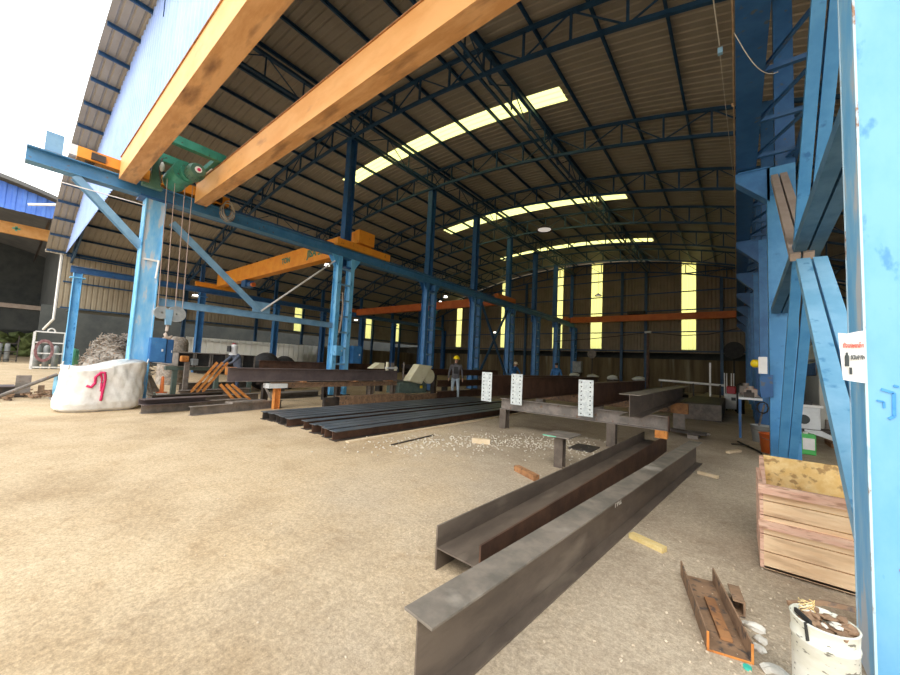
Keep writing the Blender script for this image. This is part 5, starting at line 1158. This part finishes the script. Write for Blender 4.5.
# ------------------------------------------------------------------ neighbouring shed at far left
NX = -38.6
t = thing('neighbouring_shed', (NX, -6, 0), 'neighbouring open shed at the far left with bright blue fascia cladding', 'building')
q = MB(); y = -14.0
def nz(y): return 12.7 - .018 * (y + 6) ** 2 if y > -6 else 12.9 - .0 * y
while y < 2.2:
    for a, b, d0, d1 in ((0, .2, 0, 0), (.2, .26, 0, .06), (.26, .4, .06, .06), (.4, .46, .06, 0)):
        ya, yb = y + a, y + b; q.add([(NX + d0, ya, 10.45), (NX + d1, yb, 10.45), (NX + d1, yb, nz(yb)), (NX + d0, ya, nz(ya))], [(0, 1, 2, 3)])
    y += .46
q.build('fascia_cladding', 'neighblue', t)
q = MB()
for i in range(16):
    y0 = -14 + i * 1.05; y1 = y0 + 1.05; q.add([(NX + .9, y0, nz(y0) + .25), (NX + .9, y1, nz(y1) + .25), (NX - 26, y1, nz(y1) + .25), (NX - 26, y0, nz(y0) + .25)], [(0, 1, 2, 3)])
    q.add([(NX + .9, y0, nz(y0)), (NX + .9, y1, nz(y1)), (NX + .9, y1, nz(y1) + .25), (NX + .9, y0, nz(y0) + .25)], [(0, 1, 2, 3)])
q.build('roof', 'neighroof', t)
q = MB(); q.box(NX - 26.2, NX - 26, -16, 6, 0, 13.5); q.box(NX - 26, NX + .0, 2.4, 2.6, 0, 12.0); q.build('wall', 'darkvoid', t)
for y in (-10, -5, -1.5, 1.4): MB().I((NX - .4, y, 0), (NX - .4, y, 10.6), .3, .3, up=(0, 1, 0)).build('column', 'steel_dk', t) if y in (-10, -5) else MB().bar((NX - .5, y, 10.4), (NX - 20, y, 10.2), .14).build('rafter', 'steel_dk', t)
MB().box(NX - 14, NX - 13.8, -16, 2.4, 4.6, 5.0).build('rail_beam', 'brace_tan', t)
MB().box(NX - 14.2, NX - 14, -16, 2.4, 2.6, 4.6).build('dark_opening_sheet', 'darkvoid', t)  # plain dark sheet set across the lower opening
t = thing('neighbour_crane', (-42, -4, 9.4), 'yellow crane girder with a small green plus mark in the neighbouring shed', 'crane')
MB().box(-42.35, -42.0, -14, 2.3, 9.45, 10.3).build('girder', 'yellow', t)
q = MB(); q.box(-41.995, -41.99, -.12 - .0, .0, 9.72, 10.08); q.box(-41.995, -41.99, -.26, .14, 9.84, 9.96); q.build('plus_mark', 'gasgreen', t)
t = thing('roof_gutter_pipe', (-36, 0, 9), 'white pipe fixed at the neighbouring roof corner', 'pipe'); MB().cyl((-37.9, .3, 10.9), (-37.6, 1.6, 11.3), .09, n=8).build('pipe', 'white', t)
q = MB()
for i in range(60): q.blob((rg3.uniform(-58, -56), rg3.uniform(-10, 8), rg3.uniform(.4, 2.2)), (.7, .7, .6), 1, .3, rg3)
o = q.build('bushes', 'leaf'); tag(o, 'strip of bushes beyond the neighbouring shed at far left', 'bush', kind='stuff')

# ------------------------------------------------------------------ light, sky, camera
w = bpy.data.worlds.new('hazy_sky'); S.world = w; w.use_nodes = True; nt = w.node_tree
bg = nt.nodes['Background']; tc = nt.nodes.new('ShaderNodeTexCoord'); sx = nt.nodes.new('ShaderNodeSeparateXYZ'); r = nt.nodes.new('ShaderNodeValToRGB')
nt.links.new(tc.outputs['Generated'], sx.inputs[0]); nt.links.new(sx.outputs[2], r.inputs[0])
r.color_ramp.elements[0].position = 0.0; r.color_ramp.elements[0].color = (1.0, .98, .95, 1)
r.color_ramp.elements[1].position = .6; r.color_ramp.elements[1].color = (.93, .97, 1.0, 1)
nt.links.new(r.outputs[0], bg.inputs[0]); bg.inputs[1].default_value = 2.75
sl = bpy.data.lights.new('sun', 'SUN'); sl.energy = 1.6; sl.angle = math.radians(25); sl.color = (1, .95, .87)
so = bpy.data.objects.new('sun', sl); COL.objects.link(so); so.rotation_euler = V((-.25, .62, -.78)).to_track_quat('-Z', 'Y').to_euler()

Y_, P_, R_ = 6.76917361e-01, 7.12312003e-02, -4.83227817e-02
c_, s_ = math.cos(Y_), math.sin(Y_)
fwd = V((-s_ * math.cos(P_), c_ * math.cos(P_), math.sin(P_))); right = V((c_, s_, 0)); down = fwd.cross(right)
r2 = right * math.cos(R_) + down * math.sin(R_); d2 = -right * math.sin(R_) + down * math.cos(R_)
cam = bpy.data.cameras.new('camera'); cam.sensor_width = 36; cam.sensor_fit = 'HORIZONTAL'; cam.lens = 358.4 / 900 * 36; cam.clip_end = 500; cam.clip_start = .05
co = bpy.data.objects.new('camera', cam); COL.objects.link(co)
m3 = Matrix((r2, -d2, -fwd)).transposed(); co.matrix_world = Matrix.Translation((0, 0, 1.45)) @ m3.to_4x4()
S.camera = co
S.view_settings.view_transform = 'Standard'; S.view_settings.look = 'None'; S.view_settings.gamma = 1; S.view_settings.use_curve_mapping = False
S.view_settings.exposure = 0.0
S.cycles.max_bounces = 8; S.cycles.diffuse_bounces = 6
